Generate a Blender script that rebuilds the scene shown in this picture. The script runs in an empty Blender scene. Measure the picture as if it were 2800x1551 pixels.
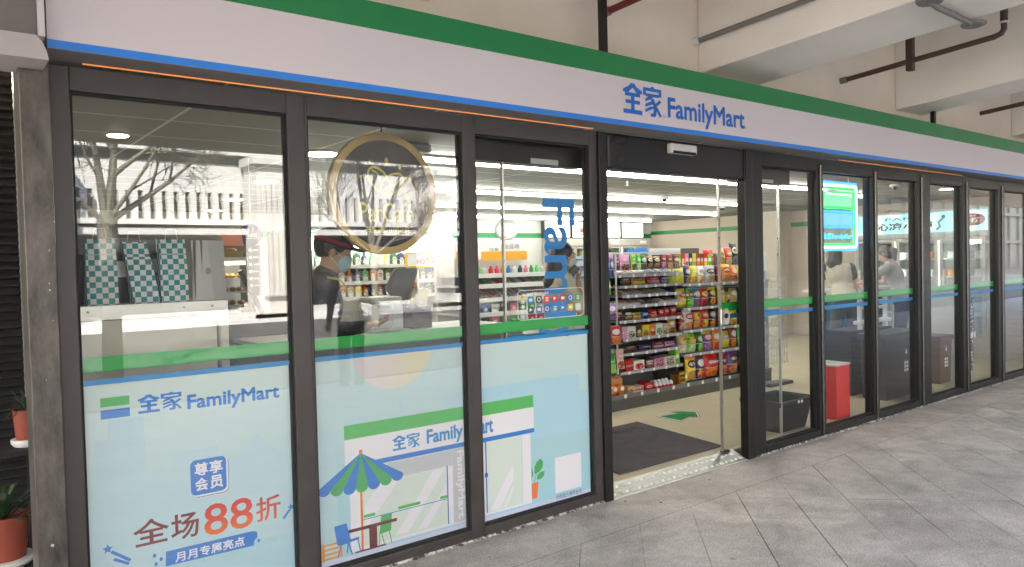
import bpy, math, random
import numpy as np
from mathutils import Vector, Matrix
random.seed(7)
SC = bpy.context.scene
COL = SC.collection
R = math.radians

# ---------------------------------------------------------------- camera
th, pi_, ro = 0.905675, -0.026309, -0.024426
Fv = Vector((math.cos(th)*math.cos(pi_), math.sin(th)*math.cos(pi_), math.sin(pi_)))
Rv = Vector((math.sin(th), -math.cos(th), 0))
Uv = Rv.cross(Fv)
cr, sr = math.cos(ro), math.sin(ro)
Xc = Rv*cr + Uv*sr
Yc = Uv*cr - Rv*sr
cam = bpy.data.cameras.new('camera')
cam.sensor_width = 36.0
cam.lens = 26.497
cam.clip_start = 0.05
cam.clip_end = 400
camo = bpy.data.objects.new('camera', cam)
m3 = Matrix((Xc, Yc, -Fv)).transposed()
camo.matrix_world = Matrix.Translation((0, -3.587, 1.6)) @ m3.to_4x4()
COL.objects.link(camo)
SC.camera = camo

# ---------------------------------------------------------------- sky and sun
SUN = Vector((-0.42, 0.60, 0.68)).normalized()      # towards the sun: over the shop's own building
w = bpy.data.worlds.new('World'); SC.world = w; w.use_nodes = True
nt = w.node_tree; nt.nodes.clear()
sky = nt.nodes.new('ShaderNodeTexSky'); sky.sky_type = 'NISHITA'; sky.sun_disc = False
sky.sun_elevation = math.asin(SUN.z)
sky.sun_rotation = math.atan2(SUN.x, SUN.y)
bg = nt.nodes.new('ShaderNodeBackground'); bg.inputs[1].default_value = 0.15
wo = nt.nodes.new('ShaderNodeOutputWorld')
nt.links.new(sky.outputs[0], bg.inputs[0]); nt.links.new(bg.outputs[0], wo.inputs[0])
sl = bpy.data.lights.new('sun', 'SUN'); sl.energy = 5.0; sl.angle = R(0.5); sl.color = (1.0, 0.965, 0.91)
so = bpy.data.objects.new('sun', sl); COL.objects.link(so)
so.rotation_euler = SUN.to_track_quat('Z', 'Y').to_euler()
so.location = (0, -12, 20)
SC.view_settings.view_transform = 'Standard'
SC.view_settings.look = 'None'
SC.view_settings.exposure = 3.42
SC.view_settings.gamma = 1.0
SC.view_settings.use_curve_mapping = False
SC.view_settings.use_white_balance = True          # the phone's warm daylight balance in open shade
SC.view_settings.white_balance_temperature = 7000
SC.view_settings.white_balance_tint = 8
SC.cycles.transparent_max_bounces = 32
SC.cycles.max_bounces = 10
SC.cycles.diffuse_bounces = 5
SC.cycles.glossy_bounces = 4
SC.cycles.caustics_reflective = False
SC.cycles.caustics_refractive = False
SC.cycles.sample_clamp_indirect = 6.0

# ---------------------------------------------------------------- materials
MATS = {}
def _new(name):
    m = bpy.data.materials.new(name); m.use_nodes = True
    n = m.node_tree.nodes; n.clear()
    o = n.new('ShaderNodeOutputMaterial'); b = n.new('ShaderNodeBsdfPrincipled')
    m.node_tree.links.new(b.outputs[0], o.inputs[0])
    return m, m.node_tree, b
def c4(c): return (c[0], c[1], c[2], 1.0)
def srgb(r, g, b):
    f = lambda v: (v/255/12.92) if v/255 <= .04045 else ((v/255+.055)/1.055)**2.4
    return (f(r), f(g), f(b))
def mat(name, col, rough=.5, metal=0.0, var=.06, scale=6.0, bump=0.0, bscale=60.0, spec=.5, trans=0.0, stretch=(1, 1, 1), coat=0.0):
    """principled surface whose colour drifts a little with two octaves of noise"""
    if name in MATS: return MATS[name]
    m, t, b = _new(name); N, L = t.nodes, t.links
    tc = N.new('ShaderNodeTexCoord'); mp = N.new('ShaderNodeMapping'); mp.inputs['Scale'].default_value = stretch
    L.new(tc.outputs['Object'], mp.inputs[0])
    nz = N.new('ShaderNodeTexNoise'); nz.inputs['Scale'].default_value = scale; nz.inputs['Detail'].default_value = 5
    L.new(mp.outputs[0], nz.inputs['Vector'])
    mx = N.new('ShaderNodeMix'); mx.data_type = 'RGBA'
    mx.inputs[6].default_value = c4([max(0, v*(1-var*2)) for v in col]); mx.inputs[7].default_value = c4([min(1, v*(1+var*2)) for v in col])
    L.new(nz.outputs['Fac'], mx.inputs[0]); L.new(mx.outputs[2], b.inputs['Base Color'])
    mr = N.new('ShaderNodeMapRange'); mr.inputs[3].default_value = max(.02, rough-.08); mr.inputs[4].default_value = min(1, rough+.08)
    L.new(nz.outputs['Fac'], mr.inputs[0]); L.new(mr.outputs[0], b.inputs['Roughness'])
    b.inputs['Metallic'].default_value = metal; b.inputs['Specular IOR Level'].default_value = spec
    b.inputs['Transmission Weight'].default_value = trans; b.inputs['Coat Weight'].default_value = coat
    if bump:
        n2 = N.new('ShaderNodeTexNoise'); n2.inputs['Scale'].default_value = bscale; n2.inputs['Detail'].default_value = 4
        L.new(mp.outputs[0], n2.inputs['Vector'])
        bp = N.new('ShaderNodeBump'); bp.inputs['Strength'].default_value = bump; bp.inputs['Distance'].default_value = .01
        L.new(n2.outputs['Fac'], bp.inputs['Height']); L.new(bp.outputs[0], b.inputs['Normal'])
    MATS[name] = m; return m
def emis(name, col, strength):
    if name in MATS: return MATS[name]
    m, t, b = _new(name)
    b.inputs['Base Color'].default_value = c4([.8*v for v in col]); b.inputs['Emission Color'].default_value = c4(col); b.inputs['Emission Strength'].default_value = strength
    MATS[name] = m; return m
def glass(name, tint, r0, rough=0.0):
    """thin pane: clear film plus a mirror share that grows towards grazing (Schlick)"""
    if name in MATS: return MATS[name]
    m = bpy.data.materials.new(name); m.use_nodes = True
    t = m.node_tree; N, L = t.nodes, t.links; N.clear()
    o = N.new('ShaderNodeOutputMaterial'); tr = N.new('ShaderNodeBsdfTransparent'); gl = N.new('ShaderNodeBsdfGlossy')
    tr.inputs[0].default_value = c4(tint); gl.inputs['Roughness'].default_value = rough; gl.inputs[0].default_value = (1, 1, 1, 1)
    lw = N.new('ShaderNodeLayerWeight'); lw.inputs[0].default_value = .5
    p = N.new('ShaderNodeMath'); p.operation = 'POWER'; p.inputs[1].default_value = 5.0
    a = N.new('ShaderNodeMath'); a.operation = 'MULTIPLY_ADD'; a.inputs[1].default_value = 1-r0; a.inputs[2].default_value = r0
    mx = N.new('ShaderNodeMixShader')
    L.new(lw.outputs['Facing'], p.inputs[0]); L.new(p.outputs[0], a.inputs[0]); L.new(a.outputs[0], mx.inputs[0])
    L.new(tr.outputs[0], mx.inputs[1]); L.new(gl.outputs[0], mx.inputs[2]); L.new(mx.outputs[0], o.inputs[0])
    MATS[name] = m; return m

# ---------------------------------------------------------------- mesh builder
class MB:
    def __init__(s): s.v = []; s.f = []
    def add(s, vs, fs):
        k = len(s.v); s.v += [tuple(p) for p in vs]; s.f += [tuple(i+k for i in f) for f in fs]; return s
    def box(s, x0, x1, y0, y1, z0, z1):
        return s.add([(x0,y0,z0),(x1,y0,z0),(x1,y1,z0),(x0,y1,z0),(x0,y0,z1),(x1,y0,z1),(x1,y1,z1),(x0,y1,z1)],
                     [(0,3,2,1),(4,5,6,7),(0,1,5,4),(1,2,6,5),(2,3,7,6),(3,0,4,7)])
    def obox(s, c, ax, ay, az, hx, hy, hz):
        c, ax, ay, az = Vector(c), Vector(ax), Vector(ay), Vector(az); P = []
        for z in (-1, 1):
            for x, y in ((-1,-1),(1,-1),(1,1),(-1,1)): P.append(c+ax*hx*x+ay*hy*y+az*hz*z)
        return s.add(P, [(0,3,2,1),(4,5,6,7),(0,1,5,4),(1,2,6,5),(2,3,7,6),(3,0,4,7)])
    def prism(s, pts, y0, y1):
        """outline in (x, z), anticlockwise seen from -y; y0 is the front"""
        a = sum(pts[i][0]*pts[(i+1) % len(pts)][1]-pts[(i+1) % len(pts)][0]*pts[i][1] for i in range(len(pts)))
        if a < 0: pts = pts[::-1]
        n = len(pts)
        return s.add([(x, y0, z) for x, z in pts]+[(x, y1, z) for x, z in pts],
                     [tuple(range(n)), tuple(range(2*n-1, n-1, -1))]+[(i, n+i, n+(i+1) % n, (i+1) % n) for i in range(n)])
    def prismz(s, pts, z0, z1):
        a = sum(pts[i][0]*pts[(i+1) % len(pts)][1]-pts[(i+1) % len(pts)][0]*pts[i][1] for i in range(len(pts)))
        if a < 0: pts = pts[::-1]
        n = len(pts)
        return s.add([(x, y, z0) for x, y in pts]+[(x, y, z1) for x, y in pts],
                     [tuple(range(n-1, -1, -1)), tuple(range(n, 2*n))]+[(i, (i+1) % n, n+(i+1) % n, n+i) for i in range(n)])
    def tube(s, pts, rad, seg=10, cap=True, flat=1.0):
        """bar along a polyline; rad is one radius or one per point"""
        P = [Vector(p) for p in pts]; n = len(P)
        rs = rad if isinstance(rad, (list, tuple)) else [rad]*n
        k0 = len(s.v); prev = None
        for i, p in enumerate(P):
            d = (P[min(i+1, n-1)]-P[max(i-1, 0)]).normalized()
            if prev is None:
                a = d.cross(Vector((0, 0, 1)) if abs(d.z) < .9 else Vector((1, 0, 0))).normalized()
            else:
                a = (prev-d*prev.dot(d)).normalized()
            prev = a; b = d.cross(a)
            for j in range(seg):
                t = 2*math.pi*j/seg; s.v.append(tuple(p+a*math.cos(t)*rs[i]+b*math.sin(t)*rs[i]*flat))
        for i in range(n-1):
            for j in range(seg):
                j2 = (j+1) % seg; s.f.append((k0+i*seg+j, k0+i*seg+j2, k0+(i+1)*seg+j2, k0+(i+1)*seg+j))
        if cap:
            s.f.append(tuple(k0+j for j in range(seg))[::-1]); s.f.append(tuple(k0+(n-1)*seg+j for j in range(seg)))
        return s
    def lathe(s, prof, c=(0, 0, 0), seg=24, cap=True, sx=1.0, sy=1.0):
        """profile of (r, z), bottom to top"""
        k0 = len(s.v); n = len(prof)
        for r, z in prof:
            for j in range(seg):
                t = 2*math.pi*j/seg; s.v.append((c[0]+r*sx*math.cos(t), c[1]+r*sy*math.sin(t), c[2]+z))
        for i in range(n-1):
            for j in range(seg):
                j2 = (j+1) % seg; s.f.append((k0+i*seg+j, k0+i*seg+j2, k0+(i+1)*seg+j2, k0+(i+1)*seg+j))
        if cap:
            s.f.append(tuple(k0+j for j in range(seg))[::-1]); s.f.append(tuple(k0+(n-1)*seg+j for j in range(seg)))
        return s
    def ball(s, c, r, seg=14, rings=9):
        r = r if isinstance(r, (list, tuple)) else (r, r, r)
        k0 = len(s.v)
        for i in range(rings+1):
            p = math.pi*i/rings
            for j in range(seg):
                t = 2*math.pi*j/seg
                s.v.append((c[0]+r[0]*math.sin(p)*math.cos(t), c[1]+r[1]*math.sin(p)*math.sin(t), c[2]-r[2]*math.cos(p)))
        for i in range(rings):
            for j in range(seg):
                j2 = (j+1) % seg; s.f.append((k0+i*seg+j, k0+i*seg+j2, k0+(i+1)*seg+j2, k0+(i+1)*seg+j))
        return s
OFF = {}
def build(name, mb, m, parent=None, smooth=False, bevel=0.0, kind=None):
    """link the collected shape as ONE mesh object; coordinates are world, moved into the parent's frame"""
    off = OFF.get(parent.name, Vector((0, 0, 0))) if parent else Vector((0, 0, 0))
    me = bpy.data.meshes.new(name)
    me.from_pydata([(p[0]-off.x, p[1]-off.y, p[2]-off.z) for p in mb.v], [], mb.f)
    me.update()
    if isinstance(m, (list, tuple)):
        for q in m: me.materials.append(q)
    else: me.materials.append(m)
    if smooth:
        me.polygons.foreach_set('use_smooth', [True]*len(me.polygons))
        try: me.set_sharp_from_angle(angle=R(38))
        except Exception: pass
    o = bpy.data.objects.new(name, me); COL.objects.link(o)
    if parent: o.parent = parent; OFF[o.name] = off
    if bevel:
        b = o.modifiers.new('bevel', 'BEVEL'); b.width = bevel; b.segments = 2; b.limit_method = 'ANGLE'; b.angle_limit = R(40)
    if kind: o['kind'] = kind
    return o
def thing(name, label, cat, loc=(0, 0, 0), group=None):
    o = bpy.data.objects.new(name, None); COL.objects.link(o); o.location = loc; o.empty_display_size = .1
    OFF[o.name] = Vector(loc); return tag(o, label, cat, group)
def tag(o, label, cat, group=None):
    o['label'] = label; o['category'] = cat
    if group: o['group'] = group
    return o
def struct(name, mb, m, **k): return build(name, mb, m, kind='structure', **k)
def dup(root, loc, label, rz=None):
    r = root.copy(); COL.objects.link(r); r.location = loc; r['label'] = label
    if rz is not None: r.rotation_euler = (0, 0, rz)
    for ch in list(root.children):
        c = ch.copy(); COL.objects.link(c); c.parent = r
        for g in ch.children:
            q = g.copy(); COL.objects.link(q); q.parent = c
    return r

# ---------------------------------------------------------------- lettering
TXT = {}
def text_data(body, bold=0.0):
    key = (body, bold)
    if key in TXT: return TXT[key]
    cu = bpy.data.curves.new('lettering_curve', 'FONT'); cu.body = body; cu.size = 1.0; cu.offset = bold; cu.resolution_u = 3
    o = bpy.data.objects.new('lettering_curve', cu); COL.objects.link(o)
    dg = bpy.context.evaluated_depsgraph_get()
    me = o.evaluated_get(dg).to_mesh()
    vs = [tuple(v.co) for v in me.vertices]; fs = [tuple(p.vertices) for p in me.polygons]
    nz = [p.normal.z for p in me.polygons]
    fs = [f if z >= 0 else f[::-1] for f, z in zip(fs, nz)]
    bpy.data.objects.remove(o); bpy.data.curves.remove(cu)
    TXT[key] = (vs, fs); return TXT[key]
def letters(mb, body, x0, x1, z0, z1, y, bold=0.0, rot=0, shear=0.0, thick=0.0):
    """fit a word into the box x0..x1, z0..z1 on the plane y, facing -y; rot 1 reads downwards"""
    vs, fs = text_data(body, bold)
    if not vs: return mb
    X = [v[0] for v in vs]; Yv = [v[1] for v in vs]
    a0, a1, b0, b1 = min(X), max(X), min(Yv), max(Yv)
    P = []
    for v in vs:
        s, t = (v[0]-a0)/(a1-a0), (v[1]-b0)/(b1-b0)
        if rot: P.append((x0+(x1-x0)*t, y, z1-(z1-z0)*s))
        else: P.append((x0+(x1-x0)*s, y, z0+(z1-z0)*t+shear*s))
    if thick:                                            # heavier strokes: the outline repeated round a small circle, each a hair in front
        for k in range(12):
            a = 2*math.pi*k/12; mb.add([(p[0]+thick*math.cos(a), p[1]-.00004*(k+1), p[2]+thick*math.sin(a)) for p in P], fs)
        return mb
    return mb.add(P, fs)
def letters_on(mb, body, o, r, u, wid, hei, bold=0.0):
    """word on any plane: o is its lower left corner, r and u unit vectors"""
    vs, fs = text_data(body, bold)
    X = [v[0] for v in vs]; Yv = [v[1] for v in vs]
    a0, a1, b0, b1 = min(X), max(X), min(Yv), max(Yv); o, r, u = Vector(o), Vector(r), Vector(u)
    return mb.add([o+r*((v[0]-a0)/(a1-a0)*wid)+u*((v[1]-b0)/(b1-b0)*hei) for v in vs], fs)
def ring2(pts_o, pts_i):
    return pts_o, pts_i
def ell(cx, cz, rx, rz, n=40, a0=0, a1=2*math.pi):
    return [(cx+rx*math.cos(a0+(a1-a0)*i/n), cz+rz*math.sin(a0+(a1-a0)*i/n)) for i in range(n)]
def annulus(mb, cx, cz, rx, rz, w_, y0, y1, n=56):
    o, i = ell(cx, cz, rx, rz, n), ell(cx, cz, rx-w_, rz-w_, n); k = len(mb.v)
    mb.v += [(x, y0, z) for x, z in o]+[(x, y0, z) for x, z in i]+[(x, y1, z) for x, z in o]+[(x, y1, z) for x, z in i]
    for j in range(n):
        q = (j+1) % n
        mb.f += [(k+j, k+q, k+n+q, k+n+j), (k+2*n+q, k+2*n+j, k+3*n+j, k+3*n+q), (k+j, k+2*n+j, k+2*n+q, k+q), (k+n+q, k+3*n+q, k+3*n+j, k+n+j)]
    return mb
def rrect(x0, x1, z0, z1, r, n=5):
    P = []
    for cx, cz, a in ((x1-r, z1-r, 0), (x0+r, z1-r, 90), (x0+r, z0+r, 180), (x1-r, z0+r, 270)):
        for i in range(n+1):
            t = R(a+90*i/n); P.append((cx+r*math.cos(t), cz+r*math.sin(t)))
    return P
def stroke(mb, pts, w_, y0, y1):
    """flat ribbon of width w_ along (x, z) points, mitred"""
    n = len(pts); Lf, Rt = [], []
    for i in range(n):
        a, b = Vector(pts[max(i-1, 0)]), Vector(pts[min(i+1, n-1)]); d = (b-a).normalized(); q = Vector((-d.y, d.x))*(w_ if not isinstance(w_, list) else w_[i])/2
        Lf.append(tuple(Vector(pts[i])+q)); Rt.append(tuple(Vector(pts[i])-q))
    for i in range(n-1): mb.prism([Lf[i], Rt[i], Rt[i+1], Lf[i+1]], y0, y1)
    return mb
def logo_cjk(mb, x0, x1, z0, z1, y, d=.0003):
    """the heavy two-character shop logo, drawn from cut shapes"""
    W = (x1-x0)*.485; H = z1-z0
    def put(ox, polys):
        for k, p in enumerate(polys):
            mb.prism([(ox+a*W, z0+b*H) for a, b in p], y-d*.12*k, y+d)
    put(x0, [[(.40,1),(.60,1),(.70,.90),(.5,.855)],[(.40,1),(.5,.855),(.30,.90)],[(.30,.90),(.5,.855),(.27,.69),(.0,.69),(.0,.78)],[(.70,.90),(1,.78),(1,.69),(.73,.69),(.5,.855)],
             [(.1,.57),(.9,.57),(.9,.69),(.1,.69)],[(.41,.45),(.59,.45),(.59,.57),(.41,.57)],[(.12,.33),(.88,.33),(.88,.45),(.12,.45)],[(.41,.14),(.59,.14),(.59,.33),(.41,.33)],[(0,0),(1,0),(1,.14),(0,.14)]])
    ox = x1-W
    put(ox, [[(.41,.95),(.59,.95),(.59,1),(.41,1)],[(.0,.84),(1,.84),(1,.95),(0,.95)],[(0,.69),(.15,.69),(.15,.84),(0,.84)],[(.85,.69),(1,.69),(1,.84),(.85,.84)],
             [(.15,.66),(.85,.66),(.85,.76),(.15,.76)],[(.28,.66),(.56,.66),(.40,.57),(.10,.48),(.10,.56)],
             [(.40,.57),(.56,.62),(.70,.40),(.72,.20),(.56,.20),(.54,.38)],[(.10,.30),(.10,.40),(.40,.50),(.54,.47),(.53,.42)],[(.10,.12),(.10,.22),(.40,.34),(.55,.33),(.54,.28)],
             [(.56,.20),(.72,.20),(.68,.03),(.60,0),(.40,0),(.40,.10),(.52,.10)],[(.68,.46),(.90,.60),(.98,.52),(.72,.36)],[(.70,.36),(.80,.30),(1.0,.06),(.90,.0),(.72,.22)]])
    return mb

# ---------------------------------------------------------------- blended bodies (distance fields turned into one skin)
def nrm(v): v = np.array(v, float); return v/np.linalg.norm(v)
def field_mesh(prims, h):
    """prims: ('c', a, b, ra, rb, k) round cones and ('e', centre, radii, axes3x3, k) ellipsoids, ('-e', ...) carved; returns one closed surface"""
    lo = np.full(3, 1e9); hi = np.full(3, -1e9); bb = []
    for p in prims:
        if p[0] == 'c':
            a, b = np.array(p[1], float), np.array(p[2], float); r = max(p[3], p[4]); l_, h_ = np.minimum(a, b)-r, np.maximum(a, b)+r
        else:
            r = max(p[2]); l_, h_ = np.array(p[1], float)-r, np.array(p[1], float)+r
        bb.append((l_, h_))
        if p[0] != '-e': lo = np.minimum(lo, l_); hi = np.maximum(hi, h_)
    lo -= 4*h; hi += 4*h; n = np.ceil((hi-lo)/h).astype(int)+1
    D = np.full(n, 9.0, dtype=np.float32)
    ax = [lo[i]+h*np.arange(n[i]) for i in range(3)]
    for p, (l_, h_) in zip(prims, bb):
        k = p[-1]; mrg = k+5*h
        i0 = np.clip(((l_-mrg-lo)/h).astype(int), 0, n-1); i1 = np.clip(((h_+mrg-lo)/h).astype(int)+2, 1, n)
        X, Y_, Z_ = np.meshgrid(ax[0][i0[0]:i1[0]], ax[1][i0[1]:i1[1]], ax[2][i0[2]:i1[2]], indexing='ij')
        P = np.stack([X, Y_, Z_], -1)
        if p[0] == 'c':
            a, b = np.array(p[1], float), np.array(p[2], float); ab = b-a; q = P-a
            t = np.clip((q@ab)/max(1e-9, ab@ab), 0, 1)
            d = np.linalg.norm(q-t[..., None]*ab, axis=-1)-(p[3]+(p[4]-p[3])*t)
        else:
            A = np.array(p[3], float) if p[3] is not None else np.eye(3); rr = np.array(p[2], float)
            q = (P-np.array(p[1], float))@A.T
            k0 = np.linalg.norm(q/rr, axis=-1); k1 = np.linalg.norm(q/(rr*rr), axis=-1)+1e-9
            d = k0*(k0-1)/k1
        S_ = D[i0[0]:i1[0], i0[1]:i1[1], i0[2]:i1[2]]
        if p[0] == '-e':
            S_[...] = np.maximum(S_, -d)
        else:
            hh = np.clip(.5+.5*(S_-d)/k, 0, 1); S_[...] = S_*(1-hh)+d*hh-k*hh*(1-hh)
    s = D < 0
    c = [s[i:n[0]-1+i, j:n[1]-1+j, k:n[2]-1+k] for i in (0, 1) for j in (0, 1) for k in (0, 1)]
    cnt = sum(q.astype(np.int8) for q in c); act = (cnt > 0) & (cnt < 8)
    idx = -np.ones(act.shape, dtype=np.int64); idx[act] = np.arange(act.sum())
    acc = np.zeros(act.shape+(3,)); num = np.zeros(act.shape)
    corner = [(i, j, k) for i in (0, 1) for j in (0, 1) for k in (0, 1)]
    val = lambda o: D[o[0]:n[0]-1+o[0], o[1]:n[1]-1+o[1], o[2]:n[2]-1+o[2]]
    for o in corner:
        for d in range(3):
            if o[d]: continue
            o2 = list(o); o2[d] = 1; a, b = val(o), val(o2); mk = (a < 0) != (b < 0)
            t = np.where(mk, a/np.where(np.abs(a-b) < 1e-9, 1, a-b), 0)
            for e in range(3): acc[..., e] += np.where(mk, o[e]+(t if e == d else 0), 0)
            num += mk
    ii = np.argwhere(act); V = lo+(ii+acc[act]/num[act][:, None])*h
    F = []
    for d in range(3):
        e, g = (d+1) % 3, (d+2) % 3
        a = s; sl0 = [slice(None)]*3; sl1 = [slice(None)]*3; sl0[d] = slice(0, -1); sl1[d] = slice(1, None)
        ch = a[tuple(sl0)] != a[tuple(sl1)]; inside = a[tuple(sl0)]
        q = np.argwhere(ch); q = q[(q[:, e] >= 1) & (q[:, g] >= 1)]
        q = q[(q[:, e] < act.shape[e]) & (q[:, g] < act.shape[g]) & (q[:, d] < act.shape[d])]
        w1 = q.copy(); w1[:, e] -= 1; w2 = w1.copy(); w2[:, g] -= 1; w3 = q.copy(); w3[:, g] -= 1
        f = np.stack([idx[w[:, 0], w[:, 1], w[:, 2]] for w in (q, w1, w2, w3)], 1)
        ins = inside[q[:, 0], q[:, 1], q[:, 2]]; f[~ins] = f[~ins][:, ::-1]
        F += [tuple(int(x) for x in r) for r in f if r.min() >= 0]
    mb = MB(); mb.v = [tuple(x) for x in V]; mb.f = F
    return mb

# ---------------------------------------------------------------- printed wrappers
C_ = dict(red=(200, 32, 34), green=(80, 175, 60), dgreen=(30, 105, 60), pink=(222, 150, 190), black=(28, 26, 28), yellow=(232, 205, 50), yg=(205, 205, 70), brown=(110, 60, 40), redbrown=(150, 60, 45), beige=(205, 180, 140), navy=(50, 50, 105), white=(225, 222, 215), silver=(170, 170, 172), maroon=(120, 30, 38),
          orange=(228, 130, 45), blue=(40, 110, 195), purple=(105, 50, 115), tan=(190, 160, 95), gold=(185, 140, 60), mag=(150, 50, 110), lime=(140, 210, 60), grey=(120, 118, 116), mint=(130, 215, 150), crimson=(170, 24, 40), dark=(45, 40, 42), lilac=(175, 120, 190))
NM = dict(dgreen='dark green', yg='yellow-green', redbrown='brick red', mag='magenta')
def nm(c): return NM.get(c, c)
PM = {}
def printed(base, logo, pic, band=None, txt='white', style=0):
    """printed foil or card: logo oval with letter-like marks, picture patch, top band, crimped ends"""
    key = (base, logo, pic, band, txt, style)
    if key in PM: return PM[key]
    m, t, b = _new('wrapper_%s_%s_%s' % (base, logo, pic)); N, L = t.nodes, t.links
    tc = N.new('ShaderNodeTexCoord'); sp = N.new('ShaderNodeSeparateXYZ'); L.new(tc.outputs['Generated'], sp.inputs[0])
    def M(op, a, b_=None, c=None):
        n = N.new('ShaderNodeMath'); n.operation = op
        for i, v in enumerate((a, b_, c)):
            if v is None: continue
            if isinstance(v, (int, float)): n.inputs[i].default_value = v
            else: L.new(v, n.inputs[i])
        return n.outputs[0]
    X, Zz = sp.outputs[0], sp.outputs[2]
    def oval(cx, cz, rx, rz): return M('ADD', M('POWER', M('ABSOLUTE', M('DIVIDE', M('SUBTRACT', X, cx), rx)), 2.0), M('POWER', M('ABSOLUTE', M('DIVIDE', M('SUBTRACT', Zz, cz), rz)), 2.0))
    oi = N.new('ShaderNodeObjectInfo'); ad = N.new('ShaderNodeVectorMath'); ad.operation = 'ADD'; L.new(tc.outputs['Generated'], ad.inputs[0]); L.new(oi.outputs['Random'], ad.inputs[1])
    nz = N.new('ShaderNodeTexNoise'); nz.inputs['Scale'].default_value = 7; nz.inputs['Detail'].default_value = 3; L.new(ad.outputs[0], nz.inputs['Vector'])
    n2 = N.new('ShaderNodeTexNoise'); n2.inputs['Scale'].default_value = 17; n2.inputs['Detail'].default_value = 1; L.new(ad.outputs[0], n2.inputs['Vector'])
    cur = None
    def mixin(fac, col):
        nonlocal cur
        n = N.new('ShaderNodeMix'); n.data_type = 'RGBA'; L.new(fac, n.inputs[0])
        if isinstance(cur, tuple): n.inputs[6].default_value = cur
        else: L.new(cur, n.inputs[6])
        n.inputs[7].default_value = c4(srgb(*C_[col])); cur = n.outputs[2]
    cur = c4(srgb(*C_[base]))
    lo = (.5, .66) if style == 0 else (.5, .52)
    pz = .22 if style == 0 else .24
    pm = M('MULTIPLY', M('LESS_THAN', M('ADD', oval(.52, pz, .46, .24), M('MULTIPLY', nz.outputs['Fac'], .9)), 1.25), M('GREATER_THAN', nz.outputs['Fac'], .42))
    mixin(pm, pic)
    if band: mixin(M('GREATER_THAN', Zz, .82), band)
    mixin(M('LESS_THAN', oval(lo[0], lo[1], .36, .15), 1.0), logo)
    tx = M('MULTIPLY', M('LESS_THAN', oval(lo[0], lo[1], .28, .07), 1.0), M('GREATER_THAN', n2.outputs['Fac'], .47)); mixin(tx, txt)
    mixin(M('MULTIPLY', M('LESS_THAN', M('ABSOLUTE', M('SUBTRACT', Zz, .42)), .018), M('GREATER_THAN', n2.outputs['Fac'], .45)), txt)
    if style == 0: mixin(M('GREATER_THAN', M('ABSOLUTE', M('SUBTRACT', Zz, .5)), .468), 'silver')
    L.new(cur, b.inputs['Base Color']); b.inputs['Roughness'].default_value = .30 if style == 0 else .45
    bp = N.new('ShaderNodeBump'); bp.inputs['Strength'].default_value = .5 if style == 0 else .05; bp.inputs['Distance'].default_value = .02; L.new(nz.outputs['Fac'], bp.inputs['Height']); L.new(bp.outputs[0], b.inputs['Normal'])
    PM[key] = m; return m
# ================================================================ setting
M_wall = mat('cream_plaster', (.86, .75, .635), .85, var=.07, scale=1.7, bump=.15, bscale=30)
M_beam = mat('white_plaster', (.88, .81, .72), .85, var=.07, scale=1.6, bump=.15, bscale=25)
M_black = mat('black_aluminium', (.014, .013, .012), .36, var=.2, scale=9, spec=.35)
M_brown = mat('bronze_aluminium', (.045, .038, .036), .42, var=.2, scale=7, spec=.5)
M_steel = mat('brushed_steel', (.66, .64, .61), .3, metal=.85, var=.03, scale=40)
M_white = mat('white_paint', (.72, .71, .70), .55, var=.03)
M_grey = mat('grey_paint', (.30, .30, .30), .5, var=.06)
M_dark = mat('dark_void', (.012, .012, .013), .8)

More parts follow.
